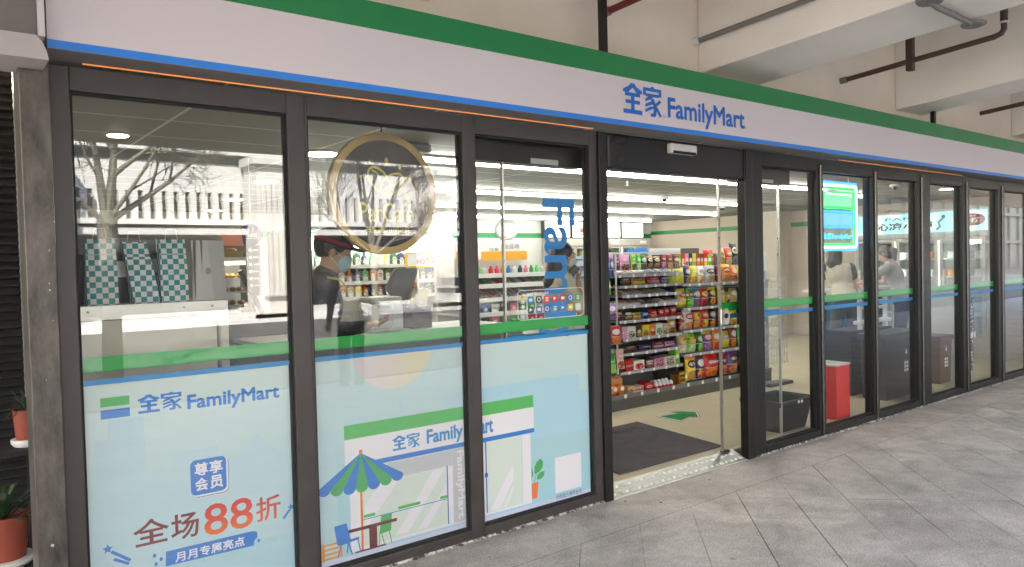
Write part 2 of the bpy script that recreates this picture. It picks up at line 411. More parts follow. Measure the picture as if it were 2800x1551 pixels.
def paving():
    m, t, b = _new('stone_paving'); N, L = t.nodes, t.links
    tc = N.new('ShaderNodeTexCoord'); sp = N.new('ShaderNodeSeparateXYZ'); L.new(tc.outputs['Object'], sp.inputs[0])
    def mth(op, a, b_=None, c=None):
        n = N.new('ShaderNodeMath'); n.operation = op
        for i, v in enumerate((a, b_, c)):
            if v is None: continue
            if isinstance(v, (int, float)): n.inputs[i].default_value = v
            else: L.new(v, n.inputs[i])
        return n.outputs[0]
    u = mth('MULTIPLY', mth('ADD', sp.outputs[0], sp.outputs[1]), .70711)
    v = mth('ADD', mth('MULTIPLY', mth('SUBTRACT', sp.outputs[1], sp.outputs[0]), .70711), -.0195)
    cb = N.new('ShaderNodeCombineXYZ'); L.new(u, cb.inputs[0]); L.new(v, cb.inputs[1])
    br = N.new('ShaderNodeTexBrick'); L.new(cb.outputs[0], br.inputs['Vector'])
    br.inputs['Scale'].default_value = 1.0; br.inputs['Brick Width'].default_value = 2.6; br.inputs['Row Height'].default_value = .3430
    br.inputs['Mortar Size'].default_value = .0035; br.inputs['Mortar Smooth'].default_value = .3; br.inputs['Bias'].default_value = 0
    br.inputs['Color1'].default_value = (.49, .445, .415, 1); br.inputs['Color2'].default_value = (.56, .505, .465, 1); br.inputs['Mortar'].default_value = (.035, .032, .03, 1)
    # straight course beside the shopfront
    fd = N.new('ShaderNodeTexNoise'); fd.inputs['Scale'].default_value = .9; L.new(tc.outputs['Object'], fd.inputs['Vector']); fr = N.new('ShaderNodeMapRange'); fr.inputs[1].default_value = .42; fr.inputs[2].default_value = .62; fr.inputs[3].default_value = 0; fr.inputs[4].default_value = .8; L.new(fd.outputs['Fac'], fr.inputs[0])
    mj = N.new('ShaderNodeMix'); mj.data_type = 'RGBA'; L.new(fr.outputs[0], mj.inputs[0]); L.new(br.outputs['Color'], mj.inputs[6]); mj.inputs[7].default_value = (.52, .47, .44, 1)
    edge = mth('GREATER_THAN', sp.outputs[1], -.472); line = mth('LESS_THAN', mth('ABSOLUTE', mth('ADD', sp.outputs[1], .472)), .0022)
    mx = N.new('ShaderNodeMix'); mx.data_type = 'RGBA'; L.new(edge, mx.inputs[0]); L.new(mj.outputs[2], mx.inputs[6]); mx.inputs[7].default_value = (.51, .46, .43, 1)
    mx2 = N.new('ShaderNodeMix'); mx2.data_type = 'RGBA'; L.new(line, mx2.inputs[0]); L.new(mx.outputs[2], mx2.inputs[6]); mx2.inputs[7].default_value = (.12, .11, .105, 1)
    # stains, wear and grain
    n1 = N.new('ShaderNodeTexNoise'); n1.inputs['Scale'].default_value = 2.3; n1.inputs['Detail'].default_value = 7; n1.inputs['Roughness'].default_value = .62; n1.inputs['Distortion'].default_value = .7
    n2 = N.new('ShaderNodeTexNoise'); n2.inputs['Scale'].default_value = 95; n2.inputs['Detail'].default_value = 3
    n3 = N.new('ShaderNodeTexNoise'); n3.inputs['Scale'].default_value = 11; n3.inputs['Detail'].default_value = 6; n3.inputs['Roughness'].default_value = .7
    for n in (n1, n2, n3): L.new(tc.outputs['Object'], n.inputs['Vector'])
    r1 = N.new('ShaderNodeMapRange'); r1.inputs[1].default_value = .33; r1.inputs[2].default_value = .62; r1.inputs[3].default_value = .70; r1.inputs[4].default_value = 1.12; L.new(n1.outputs['Fac'], r1.inputs[0])
    r2 = N.new('ShaderNodeMapRange'); r2.inputs[1].default_value = .3; r2.inputs[2].default_value = .7; r2.inputs[3].default_value = .68; r2.inputs[4].default_value = 1.30; L.new(n2.outputs['Fac'], r2.inputs[0])
    r3 = N.new('ShaderNodeMapRange'); r3.inputs[1].default_value = .3; r3.inputs[2].default_value = .7; r3.inputs[3].default_value = .84; r3.inputs[4].default_value = 1.14; L.new(n3.outputs['Fac'], r3.inputs[0])
    vo = N.new('ShaderNodeTexVoronoi'); vo.inputs['Scale'].default_value = 2.7; L.new(tc.outputs['Object'], vo.inputs['Vector'])
    vw = N.new('ShaderNodeVectorMath'); vw.operation = 'ADD'; L.new(tc.outputs['Object'], vw.inputs[0]); L.new(n3.outputs['Color'], vw.inputs[1])
    v2 = N.new('ShaderNodeTexVoronoi'); v2.inputs['Scale'].default_value = 1.15; L.new(vw.outputs[0], v2.inputs['Vector'])
    g1 = N.new('ShaderNodeMapRange'); g1.inputs[1].default_value = .035; g1.inputs[2].default_value = .055; g1.inputs[3].default_value = .62; g1.inputs[4].default_value = 1; L.new(vo.outputs['Distance'], g1.inputs[0])     # trodden gum spots
    g2 = N.new('ShaderNodeMapRange'); g2.inputs[1].default_value = .04; g2.inputs[2].default_value = .22; g2.inputs[3].default_value = .80; g2.inputs[4].default_value = 1; L.new(v2.outputs['Distance'], g2.inputs[0])     # drip stains
    k = mth('MULTIPLY', mth('MULTIPLY', mth('MULTIPLY', r1.outputs[0], r2.outputs[0]), r3.outputs[0]), mth('MULTIPLY', g1.outputs[0], g2.outputs[0]))
    sc = N.new('ShaderNodeVectorMath'); sc.operation = 'SCALE'; L.new(mx2.outputs[2], sc.inputs[0]); L.new(k, sc.inputs['Scale'])
    L.new(sc.outputs[0], b.inputs['Base Color'])
    rr = N.new('ShaderNodeMapRange'); rr.inputs[3].default_value = .45; rr.inputs[4].default_value = .78; L.new(n3.outputs['Fac'], rr.inputs[0]); L.new(rr.outputs[0], b.inputs['Roughness'])
    hb = mth('ADD', mth('MULTIPLY', br.outputs['Fac'], -.5), mth('MULTIPLY', n2.outputs['Fac'], .35))
    bp = N.new('ShaderNodeBump'); bp.inputs['Strength'].default_value = .35; bp.inputs['Distance'].default_value = .004; L.new(hb, bp.inputs['Height']); L.new(bp.outputs[0], b.inputs['Normal'])
    return m
g = MB(); g.add([(-12, -6.2, 0), (45, -6.2, 0), (45, -.02, 0), (-12, -.02, 0)], [(0, 1, 2, 3)])
struct('pavement', g, paving())
def boards():
    m, t, b = _new('deck_boards'); N, L = t.nodes, t.links
    tc = N.new('ShaderNodeTexCoord'); mp = N.new('ShaderNodeMapping'); mp.inputs['Rotation'].default_value = (0, 0, R(80)); L.new(tc.outputs['Object'], mp.inputs[0])
    br = N.new('ShaderNodeTexBrick'); L.new(mp.outputs[0], br.inputs['Vector']); br.inputs['Scale'].default_value = 1; br.inputs['Brick Width'].default_value = 3.2; br.inputs['Row Height'].default_value = .21
    br.inputs['Mortar Size'].default_value = .011; br.inputs['Color1'].default_value = (.065, .062, .062, 1); br.inputs['Color2'].default_value = (.10, .095, .093, 1); br.inputs['Mortar'].default_value = (.02, .02, .02, 1)
    L.new(br.outputs['Color'], b.inputs['Base Color']); b.inputs['Roughness'].default_value = .6
    return m
g = MB(); g.add([(-40, -18.7, .02), (60, -18.7, .02), (60, -6.2, .02), (-40, -6.2, .02)], [(0, 1, 2, 3)]).add([(-40, -6.2, .02), (60, -6.2, .02), (60, -6.2, -.05), (-40, -6.2, -.05)], [(0, 3, 2, 1)])
struct('deck', g, boards())
g = MB(); g.add([(-150, -150, -.03), (150, -150, -.03), (150, 150, -.03), (-150, 150, -.03)], [(0, 1, 2, 3)])
struct('ground', g, mat('plaza_stone', (.58, .56, .54), .8, var=.08, scale=.6))

# ---- arcade ceiling, wall over the sign, downstand beams
g = MB(); g.box(-14, 45, -5.2, .15, 4.40, 4.55); struct('ceiling', g, M_beam)
g = MB(); g.box(-14, 45, .15, .35, 2.70, 4.40); tag(build('upper_wall', g, M_wall), 'cream plaster wall above the long white and green shop fascia', 'wall')
DB = Vector((.14162, -.98389, .10913))                                        # the beams and pipes splay and rise slightly towards the plaza
def along(p, t): return Vector(p)+DB*t
for x0, x1, zb, lab in [(-1.7, -.95, 3.05, 'cream ceiling beam out of view over the left neighbour'), (1.66, 2.36, 3.12, 'cream ceiling beam peeping over the left part of the green band'),
                        (4.83, 5.60, 3.045, 'broad cream ceiling beam meeting the wall above the shop lettering'), (8.08, 8.66, 3.105, 'cream ceiling beam beside the elbowed brown pipe'),
                        (11.3, 11.9, 3.105, 'far cream ceiling beam at the right edge of the photo')]:
    L_ = 5.1/-DB.y; b = MB(); P = [Vector(p) for p in ((x0, .15, zb), (x1, .15, zb), (x1, .15, 4.40), (x0, .15, 4.40))]; Q = [p+DB*L_ for p in P]; Q[2].z = Q[3].z = 4.40
    b.add(P+Q, [(0, 1, 2, 3), (4, 7, 6, 5), (0, 4, 5, 1), (1, 5, 6, 2), (2, 6, 7, 3), (3, 7, 4, 0)]); tag(build('ceiling_beam', b, M_beam, bevel=.012), lab, 'beam', 'beams under the arcade ceiling')
b = MB().box(-14, 45, -5.35, -5.2, 2.98, 4.40); tag(build('edge_beam', b, M_beam), 'long concrete beam closing the open edge of the arcade, seen reflected', 'beam')
# unseen block over the arcade, its height set for the shadow it casts
b = MB().box(-14, 45, -5.35, 16, 4.55, 5.8); tag(build('shading_block', b, M_wall), 'unseen cream block over the arcade, its height set for its shadow', 'building')

# ---- pipes and hangers
M_redpipe = mat('red_pipe', (.20, .030, .028), .5, var=.12); M_brownpipe = mat('brown_pipe', (.085, .042, .032), .5, var=.2); M_greypipe = mat('grey_pipe', (.20, .18, .165), .45, var=.1)
p = thing('sprinkler_pipe', 'red pipe stub with pale end entering the cream wall', 'pipe', (3.80, .15, 3.33)); q = (3.80, .15, 3.325)
build('pipe_run', MB().tube([along(q, .03), along(q, 3)], .024, 12), M_redpipe, p, smooth=True); build('end_socket', MB().tube([along(q, .0), along(q, .05)], .032, 12), M_greypipe, p, smooth=True)
p = thing('conduit_pipe', 'straight grey conduit with a joint collar along the broad beam', 'pipe', (4.78, .15, 3.28)); q = (4.78, .15, 3.28)
build('pipe_run', MB().tube([q, along(q, 4.5)], .020, 12), M_greypipe, p, smooth=True); build('collar', MB().tube([along(q, 1.12), along(q, 1.30)], .026, 12), M_steel, p, smooth=True); build('end_socket', MB().tube([q, along(q, .05)], .028, 12), M_white, p, smooth=True)
p = thing('elbow_pipe', 'dark brown pipe with a raised elbow beside the second beam', 'pipe', (6.98, .15, 3.265)); q = (6.98, .15, 3.265); T_ = 1.34; e0 = along(q, T_); up_ = Vector((0, 0, 1))
pts = [q, along(q, T_-.07), along(q, T_-.02)+up_*.012, e0+up_*.045, e0+up_*.10]
build('pipe_run', MB().tube(pts, .024, 12), M_brownpipe, p, smooth=True); build('riser', MB().tube([e0+up_*.10, (e0.x, e0.y, 4.40)], .030, 12), M_brownpipe, p, smooth=True)
build('coupling', MB().tube([e0+up_*.09, e0+up_*.105], .033, 12), M_white, p, smooth=True); build('end_socket', MB().tube([q, along(q, .06)], .031, 12), M_greypipe, p, smooth=True)
h = along(q, T_*.46); build('hanger_strap', MB().box(h.x-.03, h.x+.03, h.y-.028, h.y+.028, h.z-.085, h.z+.30), M_brownpipe, p)
p = thing('far_pipe', 'short brown pipe with a flat strap at the far right', 'pipe', (10.29, .15, 3.30)); q = (10.29, .15, 3.30); h = along(q, 1.15)
build('pipe_run', MB().tube([q, along(q, 2.4)], .026, 12), M_brownpipe, p, smooth=True); build('hanger_strap', MB().box(h.x-.03, h.x+.03, h.y-.03, h.y+.03, h.z-.12, h.z+.42), M_brownpipe, p)
p = thing('ceiling_lamp_arm', 'grey conduit under the broad beam ending in a flat round plate', 'bracket', (5.1, -1.46, 3.21))
build('arm', MB().tube([(5.10, -1.457, 3.195), (5.20, -1.455, 3.18), (5.80, -1.432, 3.19)], .020, 12), M_greypipe, p, smooth=True)
build('plate', MB().lathe([(.050, -.014), (.078, -.004), (.078, .014), (.05, .026)], (5.84, -1.430, 3.185), 10), M_greypipe, p)
build('cover', MB().lathe([(.07, -.012), (.082, 0), (.082, .022)], (5.09, -1.457, 3.195), 12), M_greypipe, p)
for x, lab in ((3.635, 'black steel hanger rod above the shop lettering'), (8.62, 'short black hanger rod above the far end of the green band')):
    tag(build('hanger_rod', MB().box(x-.024, x+.024, -.02, .02, 2.93, 4.40), M_black), lab, 'rod', 'rods holding the shop sign')

# ---- the sunlit plaza opposite (seen in the glass)
M_stone = mat('pale_facade_stone', (.50, .49, .49), .8, var=.04, scale=.7, bump=.1)
RX1 = 17.2
bl = thing('plaza_building', 'pale two storey building with ribbed band and pilasters, reflected in the glass', 'building', (10, -22, 0))
build('wall', MB().box(-30, RX1, -23, -21.15, 4.08, 9.5), M_stone, bl)
build('recess_wall', MB().box(-30, RX1, -24.5, -23.2, 0, 4.08), mat('shaded_shop_wall', (.12, .115, .11), .7, var=.2, scale=.5), bl)  # shade of the recess put into the dark wall colour
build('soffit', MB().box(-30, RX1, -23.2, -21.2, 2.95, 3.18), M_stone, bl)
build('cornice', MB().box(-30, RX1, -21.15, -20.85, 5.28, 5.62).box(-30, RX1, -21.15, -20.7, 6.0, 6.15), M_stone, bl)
build('shadow_channel', MB().box(-30, RX1, -21.15, -21.10, 5.0, 5.24), mat('channel_shade_dark', (.10, .10, .10), .7), bl)  # dark strip: shading under the cornice put into its colour
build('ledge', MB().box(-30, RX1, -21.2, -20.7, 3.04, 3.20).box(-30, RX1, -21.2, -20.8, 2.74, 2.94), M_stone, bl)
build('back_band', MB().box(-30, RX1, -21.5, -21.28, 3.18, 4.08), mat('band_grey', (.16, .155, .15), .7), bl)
fin0 = build('fin', MB().box(-8.06, -7.88, -21.28, -21.0, 3.20, 4.06), M_stone, bl)
for k in range(1, 75):
    f = fin0.copy(); COL.objects.link(f); f.parent = bl; f.location.x += k*.335
for k, x in enumerate((-4.4, 2.1, 8.35, 14.75)):
    build('pilaster', MB().box(x, x+.95, -21.0, -19.9, .55, 4.9).box(x+.12, x+.83, -19.9, -19.75, .75, 4.6).box(x-.12, x+1.07, -21.0, -19.6, .40, .55).box(x-.3, x+1.25, -21.0, -19.45, -.02, .40).box(x-.14, x+1.09, -21.0, -19.7, 4.9, 5.15).box(x+.17, x+.23, -19.75, -19.70, .8, 4.5).box(x+.34, x+.40, -19.75, -19.70, .8, 4.5).box(x+.52, x+.58, -19.75, -19.70, .8, 4.5).box(x+.69, x+.75, -19.75, -19.70, .8, 4.5),
          mat('veined_marble', (.50, .475, .46), .5, var=.14, scale=2.6), bl)
build('steps', MB().box(-30, RX1, -19.45, -18.9, -.03, .1).box(-30, RX1, -23.2, -19.45, -.03, .24), M_stone, bl)
build('glazing', MB().box(-30, RX1, -23.19, -23.15, .3, 2.7), mat('dark_shop_glass', (.05, .05, .055), .1, var=.3), bl)

ob = thing('dark_backdrop_block', 'dark block added beyond the pale building to dim the right hand reflections', 'building', (40, -25, 0))  # added so the right-hand panes mirror something dark
build('backdrop_mass', MB().box(17.6, 260, -40, -24, 0, 14), mat('backdrop_dark', (.035, .035, .04), .3, var=.3, scale=.4), ob)
mu = MB()
for k in range(60): mu.box(17.7+k*2.4, 17.8+k*2.4, -23.99, -23.85, 0, 14)
for k in range(5): mu.box(17.6, 260, -23.84, -23.8, 2.6*k+2.4, 2.6*k+2.7)
build('mullions', mu, mat('mullion_dark', (.06, .06, .06), .6), ob)
g = MB(); g.add([(17.4, -60, -.012), (260, -60, -.012), (260, -15.5, -.012), (17.4, -15.5, -.012)], [(0, 1, 2, 3)]); struct('dark_ground', g, mat('dark_ground_grey', (.032, .032, .034), .85, var=.15, scale=3))  # added dark ground, keeps reflections low in the right-hand panes dim
def bare_tree(name, label, base, trunk_h, r0, limbs, seed, up=1.0):
    rnd = random.Random(seed); t = thing(name, label, 'tree', base, 'bare trees on the plaza'); B = Vector(base)
    tr = MB(); br = MB()
    tr.tube([B, B+Vector((.02, .02, trunk_h*.5)), B+Vector((0, 0, trunk_h))], [r0*1.15, r0, r0*1.12], 12)
    def grow(p, d, ln, r, lev):
        P = [p]; q = p.copy(); dd = d.normalized(); n = 5; rs = [r]
        for i in range(n):
            dd = (dd+Vector((rnd.uniform(-.10, .10), rnd.uniform(-.10, .10), rnd.uniform(-.03, .11)*up))).normalized()
            q = q+dd*ln/n; P.append(q.copy()); rs.append(max(.0055, r*(1-.72*(i+1)/n)))
            for _ in range(2 if lev in (1, 2) else 1):
              if lev < 4 and i >= 1 and rnd.random() < (.97 if lev < 2 else .7):
                side = dd.cross(Vector((rnd.uniform(-1, 1), rnd.uniform(-1, 1), rnd.uniform(-.3, .3)))).normalized()
                grow(q, (dd*.75+side*rnd.uniform(.5, .9)+Vector((0, 0, .18*up))), ln*rnd.uniform(.48, .72), rs[-1]*rnd.uniform(.5, .75), lev+1)
        br.tube(P, rs, 8 if lev < 2 else 4, cap=lev < 2)
    top = B+Vector((0, 0, trunk_h-.05))
    for d, ln, r in limbs: grow(top, Vector(d), ln, r, 0)
    M_b = mat('bark_grey', (.15, .14, .12), .85, var=.25, scale=9, bump=.4, bscale=18, stretch=(1, 1, .3))
    build('trunk', tr, M_b, t, smooth=True); build('crown', br, M_b, t, smooth=True)
    return t
bare_tree('plane_tree', 'thick pollarded bare tree reflected above the checked bags', (2.22, -9.0, 0), 2.4, .13,
          [((-.12, 0, 1), 1.7, .075), ((.14, .05, 1), 1.8, .085), ((.75, -.1, .55), 1.9, .05), ((-.8, .3, .7), 1.5, .05), ((.5, .3, .9), 1.5, .04)], 11)
bare_tree('young_tree', 'slender bare vase-shaped tree reflected across the round coffee sign', (9.25, -14.0, 0), 1.95, .09,
          [((-.35, 0, 1), 3.0, .055), ((-.12, .1, 1), 3.2, .055), ((.1, 0, 1), 3.0, .05), ((.42, 0, 1), 3.0, .055), ((.8, 0, .45), 1.6, .03), ((-.7, 0, .5), 1.8, .03)], 23, up=1.4)
# ================================================================ shopfront
G_sign = mat('sign_green', srgb(14, 128, 72), .4, var=.02); B_sign = mat('sign_blue', (.012, .22, .76), .4, var=.02); W_sign = mat('sign_white', (.68, .62, .655), .42, var=.015, scale=.8)
B_text = mat('text_blue', (.008, .14, .56), .4, var=.02)
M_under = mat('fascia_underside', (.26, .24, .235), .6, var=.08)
G_film = mat('film_green', (.006, .36, .06), .5, var=.02); B_film = mat('film_blue', (.02, .26, .62), .5, var=.02)
PANE = glass('shop_pane', (.955, .968, .96), .062)
PANE2 = glass('door_pane', (.965, .975, .968), .012)

s = thing('shop_sign', 'long white fascia with green and blue bands and blue shop lettering', 'sign', (.415, -.2, 2.475))
build('panel', MB().box(.415, 13.5, -.200, -.02, 2.508, 2.785), W_sign, s)
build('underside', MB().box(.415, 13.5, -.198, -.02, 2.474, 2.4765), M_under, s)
build('blue_band', MB().box(.415, 13.5, -.201, -.02, 2.4765, 2.508), B_sign, s)
build('green_band', MB().box(.415, 13.5, -.201, -.02, 2.785, 2.922), G_sign, s)
build('end_trim', MB().box(.405, .4145, -.205, -.02, 2.474, 2.93), M_black, s)
l = MB(); logo_cjk(l, 3.602, 3.974, 2.557, 2.755, -.2025); letters(l, 'FamilyMart', 4.043, 4.912, 2.531, 2.702, -.2022, thick=.0050)
build('lettering', l, B_text, s)
l = MB(); letters(l, '®', 3.985, 4.008, 2.558, 2.581, -.2022); letters(l, '®', 4.922, 4.945, 2.566, 2.589, -.2022); build('trademark', l, M_grey, s)
M_led = emis('led_orange', (1.0, .36, .11), .05)
for x0, x1, lab in ((.56, 3.50, 'thin glowing orange light strip under the left half of the fascia'), (6.6, 9.3, 'thin glowing orange light strip under the right half of the fascia')):
    tag(build('light_strip', MB().box(x0, x1, -.026, -.022, 2.468, 2.4735), M_led), lab, 'light strip', 'light strips under the fascia')

# ---- left corner: worn steel post and the neighbour
def worn():
    m, t, b = _new('worn_steel_post'); N, L = t.nodes, t.links
    tc = N.new('ShaderNodeTexCoord'); mp = N.new('ShaderNodeMapping'); mp.inputs['Scale'].default_value = (1, 1, .35); L.new(tc.outputs['Object'], mp.inputs[0])
    n1 = N.new('ShaderNodeTexNoise'); n1.inputs['Scale'].default_value = 14; n1.inputs['Detail'].default_value = 7; n1.inputs['Roughness'].default_value = .7; L.new(mp.outputs[0], n1.inputs['Vector'])
    n2 = N.new('ShaderNodeTexNoise'); n2.inputs['Scale'].default_value = 34; n2.inputs['Detail'].default_value = 4; L.new(tc.outputs['Object'], n2.inputs['Vector'])
    r = N.new('ShaderNodeValToRGB'); e = r.color_ramp.elements; e[0].position = .3; e[0].color = (.028, .025, .023, 1); e[1].position = .72; e[1].color = (.13, .115, .10, 1)
    L.new(n1.outputs['Fac'], r.inputs[0])
    r2 = N.new('ShaderNodeValToRGB'); q = r2.color_ramp.elements; q[0].position = .71; q[0].color = (0, 0, 0, 1); q[1].position = .73; q[1].color = (1, 1, 1, 1); L.new(n2.outputs['Fac'], r2.inputs[0])
    mx = N.new('ShaderNodeMix'); mx.data_type = 'RGBA'; L.new(r2.outputs[0], mx.inputs[0]); L.new(r.outputs[0], mx.inputs[6]); mx.inputs[7].default_value = (.5, .48, .45, 1)
    L.new(mx.outputs[2], b.inputs['Base Color']); b.inputs['Roughness'].default_value = .42; b.inputs['Metallic'].default_value = .35
    return m
M_worn = worn()
tag(build('steel_post', MB().box(.322, .424, -.15, .05, 0, 2.43), M_worn, bevel=.004), 'worn grey steel post left of the shop windows', 'post')
n = thing('neighbour_sign', 'grey panel sign with pale curved lower lip at the upper left corner', 'sign', (.384, -.3, 2.39))
build('panel', MB().box(-.9, .375, -.28, -.05, 2.487, 3.0), mat('dull_grey', (.15, .135, .13), .5, var=.08), n)
build('lip', MB().prism([(-.9, 2.397), (.404, 2.397), (.398, 2.43), (.386, 2.462), (.366, 2.484), (-.9, 2.484)], -.32, -.05), mat('lip_grey', (.42, .39, .375), .6), n)
build('end_trim', MB().box(.376, .398, -.30, -.05, 2.487, 3.0), mat('trim_pale', (.6, .57, .57), .5), n)
sh = MB()
for k in range(60): sh.add([(-1.5, 1.30, .05+k*.045), (.426, 1.30, .05+k*.045), (.426, 1.27, .05+k*.045+.012), (-1.5, 1.27, .05+k*.045+.012), (-1.5, 1.30, .05+(k+1)*.045), (.426, 1.30, .05+(k+1)*.045)], [(0, 1, 2, 3), (3, 2, 5, 4)])
sh.box(-1.5, .426, 1.31, 1.33, 0, 2.8)
tag(build("roller_shutter", sh, M_dark), "black slatted shutter of the neighbour at the left edge", "shutter")
tag(build('party_wall', MB().box(.428, .434, .0, 8.4, 0, 2.5), M_grey), 'thin dark partition between the shop and the neighbour', 'wall')
M_pot = mat('terracotta', (.24, .045, .025), .6, var=.12); M_leafd = mat('dark_leaf', (.025, .05, .022), .5, var=.3, scale=20)
def potted(name, label, base, r, h, seed):
    rnd = random.Random(seed); t = thing(name, label, 'plant', base, 'potted plants left of the shop'); x, y, z = base
    build('pot', MB().lathe([(r*.82, 0), (r*.9, h*.2), (r, h*.93), (r*1.04, h*.94), (r*1.04, h), (r*.92, h), (r*.88, h*.85), (.01, h*.85)], base, 20, cap=False), M_pot, t, smooth=True)
    build('saucer', MB().lathe([(r*1.0, -.035), (r*1.2, -.018), (r*1.22, 0), (r*.8, 0)], base, 20), M_white, t, smooth=True)
    lf = MB()
    for k in range(46):
        a = rnd.uniform(0, 6.28); l = rnd.uniform(.5, 1.15)*r*2.6; e = rnd.uniform(.2, 1.3); d = Vector((math.cos(a)*math.cos(e), math.sin(a)*math.cos(e), math.sin(e))); sd = d.cross(Vector((0, 0, 1))).normalized()
        p0 = Vector((x, y, z+h*.85)); w_ = r*.13
        P = [p0, p0+d*l*.45+sd*w_, p0+d*l*.45-sd*w_, p0+d*l*.8+sd*w_*.7-Vector((0, 0, l*.1)), p0+d*l*.8-sd*w_*.7-Vector((0, 0, l*.1)), p0+d*l-Vector((0, 0, l*.28))]
        lf.add(P, [(0, 1, 2), (1, 3, 4, 2), (3, 5, 4)])
    build('leaves', lf, M_leafd, t)
st = thing('plant_stand', 'stepped dark stand carrying two potted plants left of the post', 'stand', (.28, .6, 0))
build('lower_shelf', MB().box(-.05, .42, .42, .78, .235, .262), M_dark, st); build('upper_shelf', MB().box(.20, .426, .80, 1.08, .715, .742), M_dark, st)
for sx, sy, zt in ((-.03, .44, .235), (.40, .44, .235), (.22, 1.05, .715), (.41, 1.05, .715)): build('leg', MB().box(sx-.01, sx+.01, sy-.01, sy+.01, 0, zt), M_dark, st)
potted('potted_plant', 'large terracotta pot of dark leaves at the lower left corner', (.265, .6, .298), .098, .20, 3)
potted('potted_plant', 'small terracotta pot on the upper step behind the steel post', (.40, .92, .778), .062, .15, 5)

# ---- windows
def shop_window(label, gx0, gx1, post_l, post_r, front, m, sill=.065, head=2.355, stripes=True, door_gear=False, pane=PANE):
    t = thing('shop_window', label, 'window', (gx0, 0, 0), 'framed windows of the shopfront')
    f = MB()
    f.box(post_l[0], post_l[1], front, .05, 0, 2.455)
    if post_r: f.box(post_r[0], post_r[1], front, .05, 0, 2.455)
    x1 = post_r[0] if post_r else gx1
    f.box(post_l[1], x1, front, .05, head, 2.455); f.box(post_l[1], x1, front, .05, 0, sill)
    build('frame', f, m, t, bevel=.004)
    gk = MB(); e = .011
    a, b = post_l[1], x1
    gk.box(a, a+e, -.012, .014, sill, head).box(b-e, b, -.012, .014, sill, head).box(a+e, b-e, -.012, .014, head-e, head).box(a+e, b-e, -.012, .014, sill, sill+e)
    build('gasket', gk, M_dark, t)
    build('glass_pane', MB().box(a+e, b-e, -.004, .004, sill+e, head-e), pane, t)
    if stripes:
        build('green_stripe', MB().box(a+e, b-e, .0048, .0060, 1.185, 1.247), G_film, t)
        build('blue_stripe', MB().box(a+e, b-e, .0048, .0060, 1.118 if gx0 > 5 else 1.1285, 1.152), B_film, t)
    return t
shop_window('leftmost shop window with checked bags behind and the pale poster below', .508, 1.424, (.436, .508), (1.424, 1.517), -.03, M_brown)
shop_window('second shop window from the left with the round coffee sign behind it', 1.517, 2.455, (1.5172, 1.5292), (2.455, 2.540), -.03, M_brown)
shop_window('third shop window from the left with blue vertical lettering and payment sticker', 2.54, 3.457, (2.5402, 2.548), (3.457, 3.525), -.03, M_brown, pane=PANE2)
RX = [(5.365, 6.19), (6.29, 7.17), (7.27, 8.12), (8.41, 9.23), (9.42, 10.26), (10.46, 11.35)]
RL = ['first window right of the door with the black basket behind', 'window with the glowing neon sign, right of the door', 'window in front of the large black bin and the person in pale shirt',
      'window in front of the brown bin and the freezer sign', 'narrow looking window showing the freezer corner with red discount mark', 'last dim window at the right end of the shopfront']
prev = 5.22
for (a, b), lab in zip(RX, RL):
    shop_window(lab, a, b, (prev, a), None, -.05, M_black, sill=.07, head=2.345, pane=PANE2); prev = b+.0002
tag(build('end_post', MB().box(11.35, 11.6, -.05, .05, 0, 2.455), M_black), 'black end post of the shopfront at the far right', 'post')
# lighter outer nosing strips on the right-hand posts
for k, (x, lab) in enumerate(((6.235, 'between the basket window and the neon window'), (7.215, 'right of the neon window'), (8.20, 'left of the brown bin window'), (9.33, 'left of the freezer corner window'), (10.37, 'left of the last dim window'))):
    tag(build('cover_strip', MB().box(x-.014, x+.014, -.064, -.0505, 0.02, 2.40), mat('strip_metal', (.14, .13, .12), .25, metal=.8), bevel=.005), 'thin metal cover strip '+lab, 'trim', 'cover strips on the window posts')

# ---- sealant and plinth edge along the ground
def sealant():
    m, t, b = _new('rough_sealant'); N, L = t.nodes, t.links
    tc = N.new('ShaderNodeTexCoord'); n = N.new('ShaderNodeTexNoise'); n.inputs['Scale'].default_value = 38; n.inputs['Detail'].default_value = 5; L.new(tc.outputs['Object'], n.inputs['Vector'])
    r = N.new('ShaderNodeValToRGB'); e = r.color_ramp.elements; e[0].position = .42; e[0].color = (.05, .047, .045, 1); e[1].position = .62; e[1].color = (.62, .60, .57, 1); L.new(n.outputs['Fac'], r.inputs[0])
    L.new(r.outputs[0], b.inputs['Base Color']); b.inputs['Roughness'].default_value = .8; return m
M_seal = sealant(); rnd = random.Random(4)
def seal(x0, x1, yb, label):
    g = MB(); x = x0; n = int((x1-x0)/.03); P = []
    for k in range(n+1):
        P.append((x0+(x1-x0)*k/n, yb-rnd.uniform(.004, .020)))
    for k in range(n):
        (xa, ya), (xb, ybb) = P[k], P[k+1]
        g.add([(xa, ya, .001), (xb, ybb, .001), (xb, yb, .001), (xa, yb, .001), (xa, ya+.004, .007), (xb, ybb+.004, .007), (xb, yb, .012), (xa, yb, .012)], [(0, 1, 5, 4), (4, 5, 6, 7)])
    tag(build('sealant_bead', g, M_seal), label, 'sealant', 'ragged sealant along the foot of the shopfront')
seal(.44, 3.52, -.030, 'ragged white sealant along the foot of the poster windows'); seal(5.23, 11.5, -.050, 'ragged white sealant along the foot of the windows right of the door')

